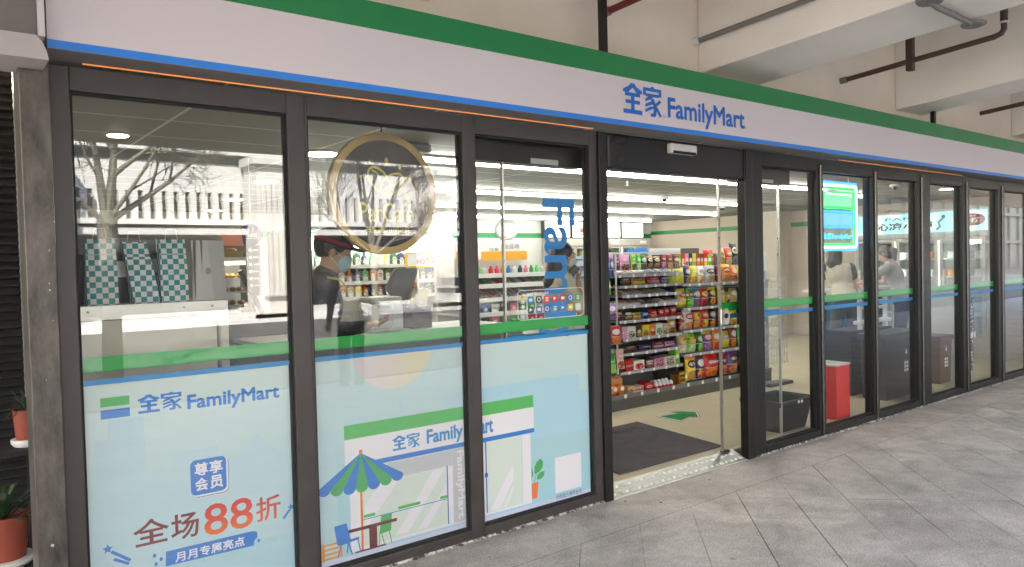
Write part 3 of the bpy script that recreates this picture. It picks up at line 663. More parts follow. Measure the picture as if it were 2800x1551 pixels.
# ---- automatic door
dr = thing('sliding_door', 'black framed automatic glass door standing half open', 'door', (3.6, 0, 0))
build('jamb', MB().box(3.5255, 3.598, -.05, .02, 0, 2.455), M_black, dr, bevel=.004)
build('jamb', MB().box(5.115, 5.2195, -.06, .02, 0, 2.455), M_black, dr, bevel=.006)
build('header_cover', MB().box(3.5985, 5.1145, -.055, .05, 2.212, 2.455), mat('header_black', (.015, .015, .017), .3, var=.2, scale=3, spec=.4), dr, bevel=.02)
build('header_end', MB().prism([(5.116, 2.212), (5.185, 2.212), (5.185, 2.40), (5.176, 2.425), (5.155, 2.44), (5.116, 2.445)], -.0765, -.0605), M_black, dr, bevel=.006)
build('operator_box', MB().box(2.60, 3.52, .085, .20, 2.225, 2.45).box(5.225, 5.98, .085, .20, 2.225, 2.45), M_black, dr, bevel=.004)
build('operator_label', MB().box(3.05, 3.28, .078, .0845, 2.228, 2.262).box(5.45, 5.72, .078, .0845, 2.228, 2.256), mat('label_grey', (.45, .45, .45), .5), dr)
hp = MB().box(3.70, 3.90, -.0575, -.0555, 2.2125, 2.2205)
def leaf(x0, x1, lab_side):
    l = build('door_leaf', MB().box(x0+.012, x1-.012, .101, .109, .075, 2.23), PANE2, dr)
    build('steel_edge', MB().box(x0, x0+.0118, .094, .116, .062, 2.24), M_steel, l); build('steel_edge', MB().box(x1-.0118, x1, .094, .116, .062, 2.24), M_steel, l)
    build('green_stripe', MB().box(x0+.012, x1-.012, .1094, .1106, 1.185, 1.247), G_film, l); build('blue_stripe', MB().box(x0+.012, x1-.012, .1094, .1106, 1.118, 1.152), B_film, l)
    return l
l1 = leaf(2.83, 3.675, 0); l2 = leaf(4.985, 5.83, 1)
lk = build('lock', MB().box(3.635, 3.678, .080, .0935, 1.03, 1.17), mat('lock_pale', (.55, .52, .50), .3, metal=.6), l1, bevel=.006)
lk = build('lock', MB().box(4.972, 5.012, .080, .0935, 1.07, 1.20), M_steel, l2, bevel=.006)
st = build('hand_sticker', MB().prism(ell(5.062, 1.135, .048, .066), .0985, .1005), mat('sticker_cream', (.70, .62, .55), .5), l2)
build('emblem', MB().prism(ell(5.062, 1.14, .027, .021), .0975, .0983).prism([(5.045, 1.146), (5.079, 1.152), (5.079, 1.140), (5.045, 1.132)], .0966, .0974), mat('ink', (.03, .03, .03), .5), l2)
build('bottom_guide', MB().box(4.99, 5.06, .085, .125, .052, .064), M_black, dr)
s = thing('motion_sensor', 'small pale grey motion sensor on the black door header', 'sensor', (4.19, -.1, 2.35))
build('body', MB().box(4.19, 4.475, -.105, -.056, 2.352, 2.425), mat('sensor_grey', (.62, .61, .58), .45), s, bevel=.012)
build('lens', MB().box(4.205, 4.46, -.1075, -.080, 2.3535, 2.372), M_dark, s, bevel=.003)
# chequer plate threshold
tp = MB().add([(3.60, -.045, .002), (5.116, -.045, .002), (5.116, .105, .055), (3.60, .105, .055), (3.60, -.045, -.03), (5.116, -.045, -.03), (5.116, .105, -.03), (3.60, .105, -.03)], [(0, 1, 2, 3), (0, 4, 5, 1), (1, 5, 6, 2), (3, 7, 4, 0)])
M_chk = mat('chequer_aluminium', (.36, .36, .345), .36, metal=1.0, var=.14, scale=18)
t = thing('threshold_ramp', 'aluminium chequer plate ramp at the door sill', 'ramp', (3.6, -.04, 0)); build('plate', tp, M_chk, t)
ld = MB(); sl_ = .353; nv = Vector((0, -sl_, 1)).normalized(); tv = Vector((0, 1, sl_)).normalized(); xv = Vector((1, 0, 0))
def lozenge(c, d, s_, ln, wd):
    for k0, k1 in ((ln, wd),):
        q = nv*.0028; ld.add([c-d*k0, c-s_*k1, c+d*k0, c+s_*k1, c-d*k0*.8+q, c-s_*k1*.6+q, c+d*k0*.8+q, c+s_*k1*.6+q], [(4, 5, 6, 7), (0, 1, 5, 4), (1, 2, 6, 5), (2, 3, 7, 6), (3, 0, 4, 7)])
for i in range(24):
    for j in range(2):
        x = 3.645+i*.062+(.031 if j else 0)
        if x > 5.09: continue
        c = Vector((x, -.008+j*.066, 0)); c.z = .002+(c.y+.045)*sl_+.0012
        if (i % 2 == 0) == (j == 0): lozenge(c, (xv*.92+tv*.4).normalized(), (tv*.92-xv*.4).normalized(), .026, .013)
        else:
            for q in (-1.5, -.5, .5, 1.5):
                cc = c+xv*q*.011; lozenge(cc, (tv*.95-xv*.2).normalized(), xv, .019, .0035)
build('tread_pattern', ld, mat('bright_aluminium', (.72, .72, .70), .3, metal=1.0, var=.05), t)
build('front_edge', MB().tube([(3.60, -.046, .004), (5.10, -.046, .004)], .004, 6), mat('worn_edge', (.8, .8, .78), .4, metal=.7), t)
dbr = random.Random(8)
for k, (x, y, lab) in enumerate(((3.78, -.30, 'dark crumpled leaf scrap on the paving left of the ramp'), (3.62, -.13, 'dark leaf scrap by the foot of the left door jamb'), (4.42, -.2, 'dark leaf scrap below the middle of the ramp'))):
    g = MB(); P = [(x+.014*math.cos(a)*dbr.uniform(.5, 1.3), y+.010*math.sin(a)*dbr.uniform(.5, 1.3), .003+dbr.uniform(0, .008)) for a in (0, 1, 2, 3, 4, 5)]
    g.add(P+[(x, y, .010)], [(i, (i+1) % 6, 6) for i in range(6)]); tag(build('leaf_scrap', g, M_dark), lab, 'litter', 'scraps on the paving')

# ================================================================ window posters (printed film on the inside of the glass)
def grad(name, stops, lo, hi):
    m, t, b = _new(name); N, L = t.nodes, t.links
    tc = N.new('ShaderNodeTexCoord'); sp = N.new('ShaderNodeSeparateXYZ'); L.new(tc.outputs['Object'], sp.inputs[0])
    mr = N.new('ShaderNodeMapRange'); mr.inputs[1].default_value = lo; mr.inputs[2].default_value = hi; L.new(sp.outputs[2], mr.inputs[0])
    r = N.new('ShaderNodeValToRGB'); e = r.color_ramp.elements
    for i, (p, c) in enumerate(stops):
        q = e[i] if i < 2 else e.new(p); q.position = p; q.color = c4(c)
    L.new(mr.outputs[0], r.inputs[0]); L.new(r.outputs[0], b.inputs['Base Color']); b.inputs['Roughness'].default_value = .6; return m
def ink(name, rgb, k=1.08): return mat('print_'+name, tuple(min(.9, v*k) for v in srgb(*rgb)), .6, var=.01)
PY = .0155
def lay(k): return PY-.0004*k
I_blue = ink('blue', (45, 120, 205)); I_green = ink('green', (85, 180, 95)); I_white = ink('white', (232, 226, 236)); I_sky = ink('sky', (188, 214, 226)); I_pale = ink('pale', (205, 224, 218)); I_grey = ink('grey', (196, 194, 202))
I_orange = ink('orange', (235, 125, 75)); I_wine = ink('wine', (105, 28, 34)); I_leaf = ink('leafgreen', (70, 165, 95)); I_mint = ink('mint', (212, 220, 214)); I_dgreen = ink('darkgreen', (50, 130, 62)); I_sky2 = ink('skydeep', (170, 206, 224)); I_lav = ink('lavender', (205, 208, 236)); I_tan = ink('tan', (236, 152, 66))
I_ink = ink('ink', (58, 62, 84)); I_cyan = ink('signblue', (48, 140, 205)); I_shade = ink('skyshade', (182, 208, 220))
def sheet(mb, x0, x1, z0, z1, k): return mb.box(x0, x1, lay(k), lay(k)+.0004, z0, z1)
def poly(mb, pts, k): return mb.prism(pts, lay(k), lay(k)+.0004)
p = thing('window_poster', 'pale blue discount poster with red 88 lettering in the leftmost window', 'poster', (.52, .0155, .08), 'posters inside the shop windows')
build('background', sheet(MB(), .5195, 1.4125, .0765, 1.1278, 0), grad('poster_sky_left', [(0, srgb(176, 212, 228)), (.45, srgb(182, 212, 222)), (1, srgb(214, 228, 226))], 0, 1.05), p)
sk = MB(); poly(sk, [(.52, .60), (.553, .60), (.553, .892), (.607, .892), (.607, .972), (.750, .972), (.750, .71), (.857, .71), (.857, .788), (1.065, .788), (1.065, .70), (1.127, .70), (1.244, .815), (1.398, .66), (1.412, .57), (1.412, .30), (.52, .30)], 1); build('skyline', sk, I_shade, p)
build('green_bar', sheet(MB(), .583, .696, 1.030, 1.069, 2), I_green, p); build('blue_bar', sheet(MB(), .583, .696, .978, 1.016, 2), I_blue, p)
l = MB(); logo_cjk(l, .729, .910, .982, 1.062, lay(2)); letters(l, 'FamilyMart', .936, 1.359, .956, 1.037, lay(2), thick=.0027); build('shop_lettering', l, I_blue, p)
b = MB(); poly(b, rrect(.944, 1.104, .566, .728, .024), 2); build('badge_shadow', b, I_white, p)
b = MB(); poly(b, rrect(.946, 1.1065, .5635, .7255, .024), 1.4); build('badge_outline', b, I_ink, p)
b = MB(); poly(b, rrect(.936, 1.096, .574, .736, .024), 3); build('badge', b, I_blue, p)
l = MB()
for ch, x, z in (('尊', .954, .662), ('享', 1.020, .662), ('会', .954, .592), ('员', 1.020, .592)): letters(l, ch, x, x+.060, z, z+.060, lay(4.5), bold=.025)
build('badge_lettering', l, I_white, p)
l = MB(); letters(l, '全', .690, .838, .398, .512, lay(2), bold=.015); letters(l, '场', .845, .966, .388, .506, lay(2), bold=.015)
build('headline', l, mat('print_headline', srgb(128, 40, 44), .6, var=.01), p)
l = MB(); letters(l, '88', .988, 1.214, .374, .520, lay(3), bold=.01); build('headline_number', l, grad('number_red', [(0, srgb(240, 120, 50)), (.5, srgb(228, 70, 45)), (1, srgb(215, 45, 45))], .29, .44), p)
l = MB(); letters(l, '折', 1.228, 1.350, .384, .503, lay(2), bold=.015); build('headline_end', l, grad('number_red2', [(0, srgb(240, 110, 60)), (1, srgb(190, 40, 44))], .30, .42), p)
b = MB(); poly(b, [(.818, .284), (1.213, .279), (1.215, .300), (1.232, .318), (1.229, .343), (1.205, .350), (.82, .350)], 2); build('banner', b, I_blue, p)
l = MB(); letters(l, '月月专属亮点', .858, 1.170, .290, .336, lay(3.5), bold=.02); build('banner_lettering', l, I_white, p)
def star(mb, cx, cz, r, k, a=0.0): return poly(mb, [(cx+(r if i % 2 == 0 else r*.45)*math.cos(a+math.pi*i/5), cz+(r if i % 2 == 0 else r*.45)*math.sin(a+math.pi*i/5)) for i in range(10)], k)
b = MB(); star(b, 1.402, .424, .019, 2, .6); stroke(b, [(1.362, .375), (1.395, .412)], .011, lay(2), lay(1.2)); star(b, .590, .420, .022, 2, .3); stroke(b, [(.604, .405), (.640, .378), (.676, .349)], .013, lay(2), lay(1.2)); stroke(b, [(.612, .370), (.67, .336)], .012, lay(2), lay(1.2))
for x, z in ((.773, .344), (.800, .322), (.778, .305), (1.237, .297)): poly(b, ell(x, z, .007, .009, 14), 2)
build('sparkles', b, I_blue, p)

def shop_poster(label, x0, x1, right):
    p = thing('window_poster', label, 'poster', (x0, .0155, .08), 'posters inside the shop windows')
    build('background', sheet(MB(), x0, x1, .0765, 1.1278, 0), grad('poster_sky', [(0, srgb(168, 212, 230)), (.45, srgb(178, 212, 222)), (1, srgb(208, 224, 224))], 0, 1.05), p)
    clip = lambda a, b: (max(a, x0), min(b, x1))
    def sh(mb, a, b, z0, z1, k):
        a, b = clip(a, b)
        return sheet(mb, a, b, z0, z1, k) if b-a > .002 else mb
    m = MB(); sh(m, 1.53, 1.648, .1, .76, 1); sh(m, 1.697, 1.846, .5, .814, 1)
    if not right: poly(m, [(2.005, .72), (2.034, .885), (2.06, .72)], 1)
    sh(m, 2.30, 3.36, .50, .872, 1); sh(m, 3.36, 3.5, .50, .76, 1); build('skyline', m, I_sky2 if right else I_shade, p)
    m = MB(); sh(m, 1.5, 3.5, .0765, .100, 1.5); build('pavement_print', m, I_lav, p)
    m = MB(); sh(m, 1.718, 2.94, .112, .545, 2); build('shop_wall', m, I_white, p)
    m = MB(); sh(m, 1.696, 2.97, .575, .706, 3); build('shop_fascia', m, I_white, p)
    m = MB(); sh(m, 1.696, 2.97, .706, .781, 3); build('green_roof_band', m, I_green, p)
    m = MB(); sh(m, 1.87, 2.972, .549, .575, 3); build('blue_band', m, I_blue, p)
    return p, sh
p, sh = shop_poster('second window poster with printed shop, striped parasol, table and chairs', 1.5405, 2.4435, False)
m = MB(); poly(m, [(1.747, 1.1278)]+[(1.996+.25*math.cos(t), 1.185+.245*math.sin(t)) for t in [math.pi+.24+i*(math.pi-.48)/30 for i in range(31)]]+[(2.245, 1.1278)], 1.5)
def sunm():
    m, t, b = _new('print_sun'); N, L = t.nodes, t.links
    tc = N.new('ShaderNodeTexCoord'); sp = N.new('ShaderNodeSeparateXYZ'); L.new(tc.outputs['Object'], sp.inputs[0]); r = N.new('ShaderNodeValToRGB'); mr = N.new('ShaderNodeMapRange'); mr.inputs[1].default_value = .2; mr.inputs[2].default_value = .7; L.new(sp.outputs[0], mr.inputs[0]); L.new(mr.outputs[0], r.inputs[0])
    r.color_ramp.elements[0].color = c4(srgb(228, 214, 228)); r.color_ramp.elements[1].color = c4(srgb(230, 222, 180)); L.new(r.outputs[0], b.inputs['Base Color']); b.inputs['Roughness'].default_value = .6; return m
build('printed_sun', m, sunm(), p)
l = MB(); logo_cjk(l, 1.977, 2.147, .601, .680, lay(4)); letters(l, 'Family', 2.195, 2.433, .584, .681, lay(4), thick=.0032); build('shop_lettering', l, I_cyan, p)
m = MB(); sh(m, 1.94, 2.358, .455, .543, 3); build('shop_lintel', m, I_grey, p)
m = MB(); sh(m, 1.79, 2.312, .128, .452, 3.2); build('printed_window', m, I_mint, p)
m = MB(); poly(m, [(1.80, .34), (1.90, .452), (2.02, .452), (1.80, .21)], 4); poly(m, [(1.98, .14), (2.23, .452), (2.30, .452), (2.30, .44), (2.06, .14)], 4); poly(m, [(2.12, .14), (2.312, .35), (2.312, .29), (2.18, .14)], 4); build('window_glint', m, I_white, p)
m = MB(); sh(m, 1.793, 1.86, .278, .294, 5); sh(m, 2.0, 2.14, .278, .294, 5); sh(m, 2.27, 2.318, .276, .292, 5); build('printed_stripe', m, I_green, p)
m = MB(); sh(m, 1.79, 2.315, .268, .272, 5); sh(m, 2.318, 2.326, .124, .459, 5); build('printed_blue_lines', m, I_blue, p)
m = MB(); sh(m, 2.36, 2.4435, .118, .545, 3); build('shop_column', m, I_grey, p)
l = MB(); letters(l, 'FamilyMart', 2.380, 2.436, .14, .53, lay(4.2), rot=1, thick=.002); build('column_lettering', l, I_white, p)
m = MB(); sh(m, 1.776, 1.789, .110, .46, 6); poly(m, ell(1.786, .632, .011, .012, 16), 8); build('parasol_pole', m, I_orange, p)
apex = (1.786, .626); rim = [(1.541+i*(2.036-1.541)/7, .474+.0*i) for i in range(8)]
mg, mbb = MB(), MB()
for i in range(7):
    tgt = mbb if i % 2 == 0 else mg; (xa, za), (xb, zb) = rim[i], rim[i+1]; cx = (xa+xb)/2; za = .474-.028*(1-((xa-1.79)/.25)**2); zb = .474-.028*(1-((xb-1.79)/.25)**2)
    poly(tgt, [apex, (xa, za), (xb, zb)], 7); poly(tgt, [(xa, za)]+[(cx-(xb-xa)/2*math.cos(t), (za+zb)/2-.030*math.sin(t)) for t in [math.pi*j/10 for j in range(1, 10)]]+[(xb, zb)], 7)
build('parasol_blue_panels', mbb, I_blue, p); build('parasol_green_panels', mg, I_leaf, p)
m = MB(); sh(m, 1.703, 1.989, .219, .236, 8); sh(m, 1.822, 1.868, .112, .222, 8); sh(m, 1.738, 1.919, .1045, .1125, 8); build('printed_table', m, I_wine, p)
m = MB(); poly(m, [(1.624, .272), (1.694, .275), (1.712, .186), (1.763, .188), (1.763, .176), (1.660, .166), (1.640, .172)], 9)
for a, b_ in (((1.662, .17), (1.640, .106)), ((1.700, .17), (1.692, .118)), ((1.702, .17), (1.722, .104)), ((1.755, .178), (1.769, .108))): stroke(m, [a, b_], .006, lay(9), lay(8.2))
build('printed_blue_chair', m, I_blue, p)
m = MB(); poly(m, [(1.894, .268), (1.960, .268), (1.952, .176), (1.880, .172), (1.886, .196)], 7)
for a, b_ in (((1.884, .172), (1.878, .116)), ((1.895, .174), (1.910, .114)), ((1.942, .174), (1.955, .106))): stroke(m, [a, b_], .005, lay(7), lay(6.2))
build('printed_green_chair', m, I_leaf, p)
m = MB(); sh(m, 1.553, 1.570, .104, .194, 7.5); sh(m, 1.650, 1.666, .108, .188, 7.5)
for z in (.108, .132, .156, .180): sh(m, 1.571, 1.649, z, z+.010, 7.5)
build('printed_crate', m, I_tan, p)
p, sh = shop_poster('third window poster with printed shop door, potted plant and blank white card', 2.5595, 3.4455, True)
l = MB(); letters(l, 'art', 2.564, 2.652, .602, .673, lay(4), thick=.0032); build('shop_lettering', l, I_cyan, p)
m = MB(); sh(m, 2.60, 2.868, .125, .547, 3); build('printed_door', m, I_mint, p)
m = MB(); poly(m, [(2.62, .125), (2.66, .125), (2.80, .36), (2.80, .28), (2.865, .40), (2.865, .43), (2.74, .125)], 4) if False else poly(m, [(2.615, .13), (2.80, .38), (2.80, .29), (2.69, .13)], 4); poly(m, [(2.72, .13), (2.80, .255), (2.80, .225), (2.74, .13)], 4); build('door_glint', m, I_white, p)
m = MB(); sh(m, 2.592, 2.600, .125, .549, 5); poly(m, ell(2.596, .351, .013, .015, 16), 5); build('printed_door_bar', m, I_blue, p)
m = MB(); sh(m, 2.868, 2.871, .112, .547, 3); build('door_edge', m, I_grey, p)
m = MB(); poly(m, [(2.942, .231), (2.997, .231), (2.984, .133), (2.942, .134)], 4); build('printed_pot', m, I_orange, p)
m = MB(); poly(m, [(2.966, .286), (2.967, .330), (2.990, .362), (3.020, .372), (3.038, .352), (3.034, .318), (3.005, .292)], 4); poly(m, [(2.984, .247), (2.990, .275), (3.02, .292), (3.048, .289), (3.044, .262), (3.02, .246)], 4); poly(m, [(2.942, .262), (2.942, .332), (2.952, .31), (2.955, .28)], 4); stroke(m, [(2.962, .231), (2.972, .26), (2.985, .30)], .004, lay(4), lay(3.4)); build('printed_leaves', m, I_leaf, p)
build('white_card', sheet(MB(), 3.137, 3.364, .129, .356, 4), I_white, p)
l = MB(); letters(l, '扫码加入尊享会员', 3.142, 3.363, .087, .116, lay(3)); build('caption', l, I_ink, p)

# ---- vertical lettering and payment sticker on the third window
dc = thing('window_lettering', 'large blue letters running down the third window beside the door', 'decal', (3.07, .012, 1.13))
l = MB(); letters(l, 'F', 3.083, 3.340, 1.842, 1.998, .0078, rot=1, thick=.006); letters(l, 'a', 3.090, 3.272, 1.665, 1.822, .0078, rot=1, thick=.006)
letters(l, 'm', 3.090, 3.268, 1.405, 1.640, .0078, rot=1, thick=.006); letters(l, 'i', 3.090, 3.262, 1.31, 1.375, .0078, rot=1, thick=.006); letters(l, 'l', 3.085, 3.335, 1.22, 1.28, .0078, rot=1, thick=.006); letters(l, 'y', 3.03, 3.27, 1.129, 1.185, .0078, rot=1, thick=.006)
build('letters', l, mat('decal_blue', srgb(18, 128, 200), .5, var=.02), dc)
pay = thing('payment_sticker', 'clear rounded payment sticker with rows of coloured icons in the third window', 'sticker', (2.857, .010, 1.25))
m = MB(); o, i = rrect(2.857, 3.412, 1.250, 1.436, .03), rrect(2.861, 3.408, 1.254, 1.432, .026); n = len(o); m.v = [(x, .0070, z) for x, z in o+i]; m.f = [(k, (k+1) % n, n+(k+1) % n, n+k) for k in range(n)]
I_pure = ink('pure', (240, 240, 240)); build('outline', m, I_pure, pay)
l = MB(); letters(l, '欢迎使用多方支付方式', 2.935, 3.11, 1.402, 1.419, .0070, bold=.02)
for k, ch in enumerate('当心玻璃'): letters(l, ch, 2.882, 2.913, 1.352-k*.030, 1.377-k*.030, .0070, bold=.03)
build('lettering', l, I_pure, pay)
m = MB(); m.prism([(2.880, 1.384), (2.914, 1.384), (2.897, 1.412)], .0066, .0070); build('warning_triangle', m, ink('yellow', (235, 215, 40)), pay)
cols = [[(40, 150, 190), (60, 60, 62), (225, 70, 50), (228, 64, 46), (200, 70, 60), (30, 130, 205), (60, 165, 80)], [(70, 80, 90), (90, 120, 160), (30, 90, 165), (40, 130, 190), (40, 125, 200), (215, 190, 80), (225, 225, 225)]]
for r_, row in enumerate(cols):
    for c_, rgb in enumerate(row):
        x0 = 2.938+c_*.0665; z0 = 1.350-r_*.062
        m = MB().prism(rrect(x0, x0+.048, z0, z0+.044, .008, 3), .0066, .0072); ic = build('payment_icon', m, ink('icon%d%d' % (r_, c_), rgb), pay)
        g = MB(); sd = (r_*7+c_) % 4
        if sd == 0: g.prism(rrect(x0+.010, x0+.038, z0+.014, z0+.032, .004, 2), .0060, .0064)
        elif sd == 1: annulus(g, x0+.024, z0+.023, .015, .015, .005, .0060, .0064, 16)
        elif sd == 2: g.box(x0+.012, x0+.036, .0060, .0064, z0+.010, z0+.015).box(x0+.012, x0+.036, .0060, .0064, z0+.020, z0+.025).box(x0+.012, x0+.036, .0060, .0064, z0+.030, z0+.035)
        else: g.prism([(x0+.012, z0+.012), (x0+.036, z0+.024), (x0+.014, z0+.036)], .0060, .0064)
        build('mark', g, I_pure, ic)
# ================================================================ shop interior
def tiles():
    m, t, b = _new('ceiling_tiles'); N, L = t.nodes, t.links
    tc = N.new('ShaderNodeTexCoord'); br = N.new('ShaderNodeTexBrick'); L.new(tc.outputs['Object'], br.inputs['Vector'])
    br.offset = 0; br.inputs['Scale'].default_value = 1; br.inputs['Brick Width'].default_value = 1.2; br.inputs['Row Height'].default_value = .6; br.inputs['Mortar Size'].default_value = .010
    br.inputs['Color1'].default_value = (.185, .20, .195, 1); br.inputs['Color2'].default_value = (.165, .18, .175, 1); br.inputs['Mortar'].default_value = (.62, .63, .62, 1)
    L.new(br.outputs['Color'], b.inputs['Base Color']); b.inputs['Roughness'].default_value = .7; return m
def floorm():
    m, t, b = _new('shop_floor'); N, L = t.nodes, t.links
    tc = N.new('ShaderNodeTexCoord'); br = N.new('ShaderNodeTexBrick'); L.new(tc.outputs['Object'], br.inputs['Vector']); br.offset = 0
    br.inputs['Scale'].default_value = 1; br.inputs['Brick Width'].default_value = .6; br.inputs['Row Height'].default_value = .6; br.inputs['Mortar Size'].default_value = .0015
    br.inputs['Color1'].default_value = (.62, .545, .385, 1); br.inputs['Color2'].default_value = (.65, .57, .405, 1); br.inputs['Mortar'].default_value = (.38, .33, .25, 1)
    n = N.new('ShaderNodeTexNoise'); n.inputs['Scale'].default_value = 3; n.inputs['Detail'].default_value = 5; L.new(tc.outputs['Object'], n.inputs['Vector'])
    mx = N.new('ShaderNodeMix'); mx.data_type = 'RGBA'; mx.blend_type = 'MULTIPLY'; mx.inputs[0].default_value = .25; L.new(br.outputs['Color'], mx.inputs[6]); L.new(n.outputs['Color'], mx.inputs[7])
    L.new(mx.outputs[2], b.inputs['Base Color']); b.inputs['Roughness'].default_value = .38; return m
EX, BY, CZ = 13.6, 8.4, 2.50
g = MB().add([(.434, .106, .05), (EX, .106, .05), (EX, BY, .05), (.434, BY, .05), (.434, .106, -.02), (EX, .106, -.02)], [(0, 1, 2, 3), (0, 4, 5, 1)]); struct('shop_floor', g, floorm())
struct('shop_ceiling', MB().box(.434, EX+.1, .052, BY+.1, CZ, 2.6), tiles())
M_cream = mat('shop_cream', (.60, .52, .43), .7, var=.02); M_shopw = mat('shop_white', (.54, .55, .53), .6, var=.02)
bw = thing('back_wall', 'white back wall of the shop with a green stripe near the ceiling', 'wall', (7, BY, .05))
build('plaster', MB().box(.434, EX+.1, BY, BY+.1, .05, CZ), M_shopw, bw); build('stripe', MB().box(.434, EX, BY-.004, BY-.0005, 2.12, 2.22), G_sign, bw)
ew = thing('end_wall', 'cream end wall of the shop with a green stripe, right of the door', 'wall', (EX, 4, .05))
build('plaster', MB().box(EX, EX+.1, .05, BY, .05, CZ), M_cream, ew); build('stripe', MB().box(EX-.004, EX-.0005, .06, BY-.01, 2.19, 2.275), G_sign, ew)
build('socket', MB().box(EX-.012, EX-.0005, 4.15, 4.28, 1.33, 1.44), M_white, ew, bevel=.004)
tag(build('wall_pillar', MB().box(EX-.45, EX-.0005, 4.75, 5.4, .05, CZ), M_cream), 'cream pillar projecting from the shop end wall', 'pillar')

tag(build('dimming_partition', MB().box(.4345, 2.95, 4.85, 4.95, .05, 2.10), mat('partition_grey', (.11, .11, .11), .6)), 'dark grey panel added behind the counter to dim the left windows', 'partition')  # added dark backdrop, so reflections show in the left panes
# lamps
M_tube = emis('tube_white', (1.0, 1.0, .97), 5.8); M_down = emis('downlight_warm', (1.0, .86, .66), 7.0)
for y, x0, x1, lab in ((1.66, 3.05, 9.4, 'long row of white tube lights nearest the shopfront'), (1.93, 9.9, 11.0, 'short white tube light between the neon sign and the freezer'), (3.72, 3.5, 10.9, 'second row of white tube lights from the shopfront'), (5.55, 4.6, 12.3, 'third row of white tube lights, deep in the shop'), (7.5, 6.6, 12.6, 'rearmost row of white tube lights above the fridges')):
    t = thing('tube_light', lab, 'light', (x0, y, CZ), 'rows of ceiling tube lights')
    build('housing', MB().box(x0, x1, y-.035, y+.035, CZ-.022, CZ-.0005), M_white, t)
    n = max(1, round((x1-x0)/1.2)); w_ = (x1-x0)/n
    for k in range(n): build('tube', MB().tube([(x0+k*w_+.008, y, CZ-.040), (x0+(k+1)*w_-.008, y, CZ-.040)], .019, 8), M_tube, t, smooth=True)
for x, y, r, lab in ((2.49, 1.95, .125, 'large round warm downlight beside the coffee sign'), (2.79, 3.96, .11, 'round downlight above the checked bags, nearer one'), (3.12, 6.02, .11, 'round downlight above the blue ordering sign'), (3.44, 7.9, .11, 'far small round downlight in the leftmost window'), (1.035, 1.815, .06, 'small warm spotlight near the top of the leftmost window'), (11.3, .95, .08, 'small warm downlight above the freezer')):
    t = thing('downlight', lab, 'light', (x, y, CZ), 'round ceiling downlights')
    build('trim', MB().lathe([(r*1.15, -.012), (r*1.15, -.0005)], (x, y, CZ), 28), M_white, t); build('lens', MB().lathe([(r, -.016), (r, -.0122)], (x, y, CZ), 28), M_down, t)
for x, y, lab in ((9.9, 1.0, 'white dome camera near the freezer'), (5.32, 1.9, 'white dome camera behind the blue window letters'), (8.4, 3.55, 'white dome camera between two tube lights'), (10.9, 4.4, 'white dome camera by the cream end wall')):
    t = thing('dome_camera', lab, 'camera', (x, y, CZ), 'ceiling cameras')
    build('mount', MB().lathe([(.055, -.03), (.065, -.02), (.065, -.0005)], (x, y, CZ), 20), M_white, t, smooth=True); build('dome', MB().ball((x, y, CZ-.035), (.042, .042, .042), 14, 8), mat('smoked', (.03, .03, .032), .12), t, smooth=True)
t = thing('fire_sprinkler', 'small steel fire sprinkler on the shop ceiling above the snack shelves', 'sprinkler', (6.3, 2.3, CZ))
build('stem', MB().tube([(6.3, 2.3, CZ), (6.3, 2.3, CZ-.05)], .012, 8), M_steel, t); build('deflector', MB().lathe([(.028, -.055), (.030, -.05)], (6.3, 2.3, CZ), 12), M_steel, t)
t = thing('air_unit', 'pale ceiling air outlet behind the coffee sign', 'air outlet', (2.75, 1.4, CZ)); build('body', MB().box(2.74, 3.0, 1.15, 1.55, CZ-.07, CZ-.0005), M_shopw, t, bevel=.02); build('grille', MB().box(2.77, 2.97, 1.1475, 1.1495, CZ-.06, CZ-.03), M_grey, t)

# mat and floor arrow
def carpet():
    m = mat('carpet_grey', (.085, .075, .082), .95, var=.22, scale=7, bump=.6, bscale=220); return m
t = thing('door_mat', 'dark grey carpet mat with faded lettering inside the door', 'mat', (4.55, .78, .05))
build('pile', MB().prismz([(3.93, .215), (5.145, .22), (5.34, 1.335), (4.12, 1.33)], .0505, .064), carpet(), t, bevel=.004)
l = MB(); letters_on(l, 'FamilyMart', (4.15, 1.02, .0650), Vector((1, 0, 0)), Vector((0, 1, 0)), 1.0, .22, bold=.01); build('lettering', l, mat('mat_ink', (.050, .045, .052), .95), t)
t = thing('floor_arrow', 'green floor arrow sticker with white and navy edge', 'sticker', (5.9, 1.3, .05))
A = [(5.682, 1.089), (5.694, 1.382), (5.961, 1.345)]; ctr = Vector((5.93, 1.27))
AR = [(5.69, 1.395), (5.965, 1.345), (5.955, 1.455), (6.075, 1.43), (6.165, 1.272), (5.985, 1.075), (5.895, 1.16), (5.70, 1.10)]
AR = [(5.680, 1.395), (5.962, 1.348), (5.955, 1.455), (6.070, 1.433), (6.165, 1.272), (5.97, 1.078), (5.893, 1.150), (5.672, 1.078)]
for nme, k, z, mm in (('navy_border', 1.0, .0512, I_ink), ('white_border', .95, .0520, I_pure), ('arrow', .88, .0528, G_sign)):
    build(nme, MB().prismz([tuple(ctr+(Vector(p)-ctr)*k) for p in AR], .0502, z), mm, t)

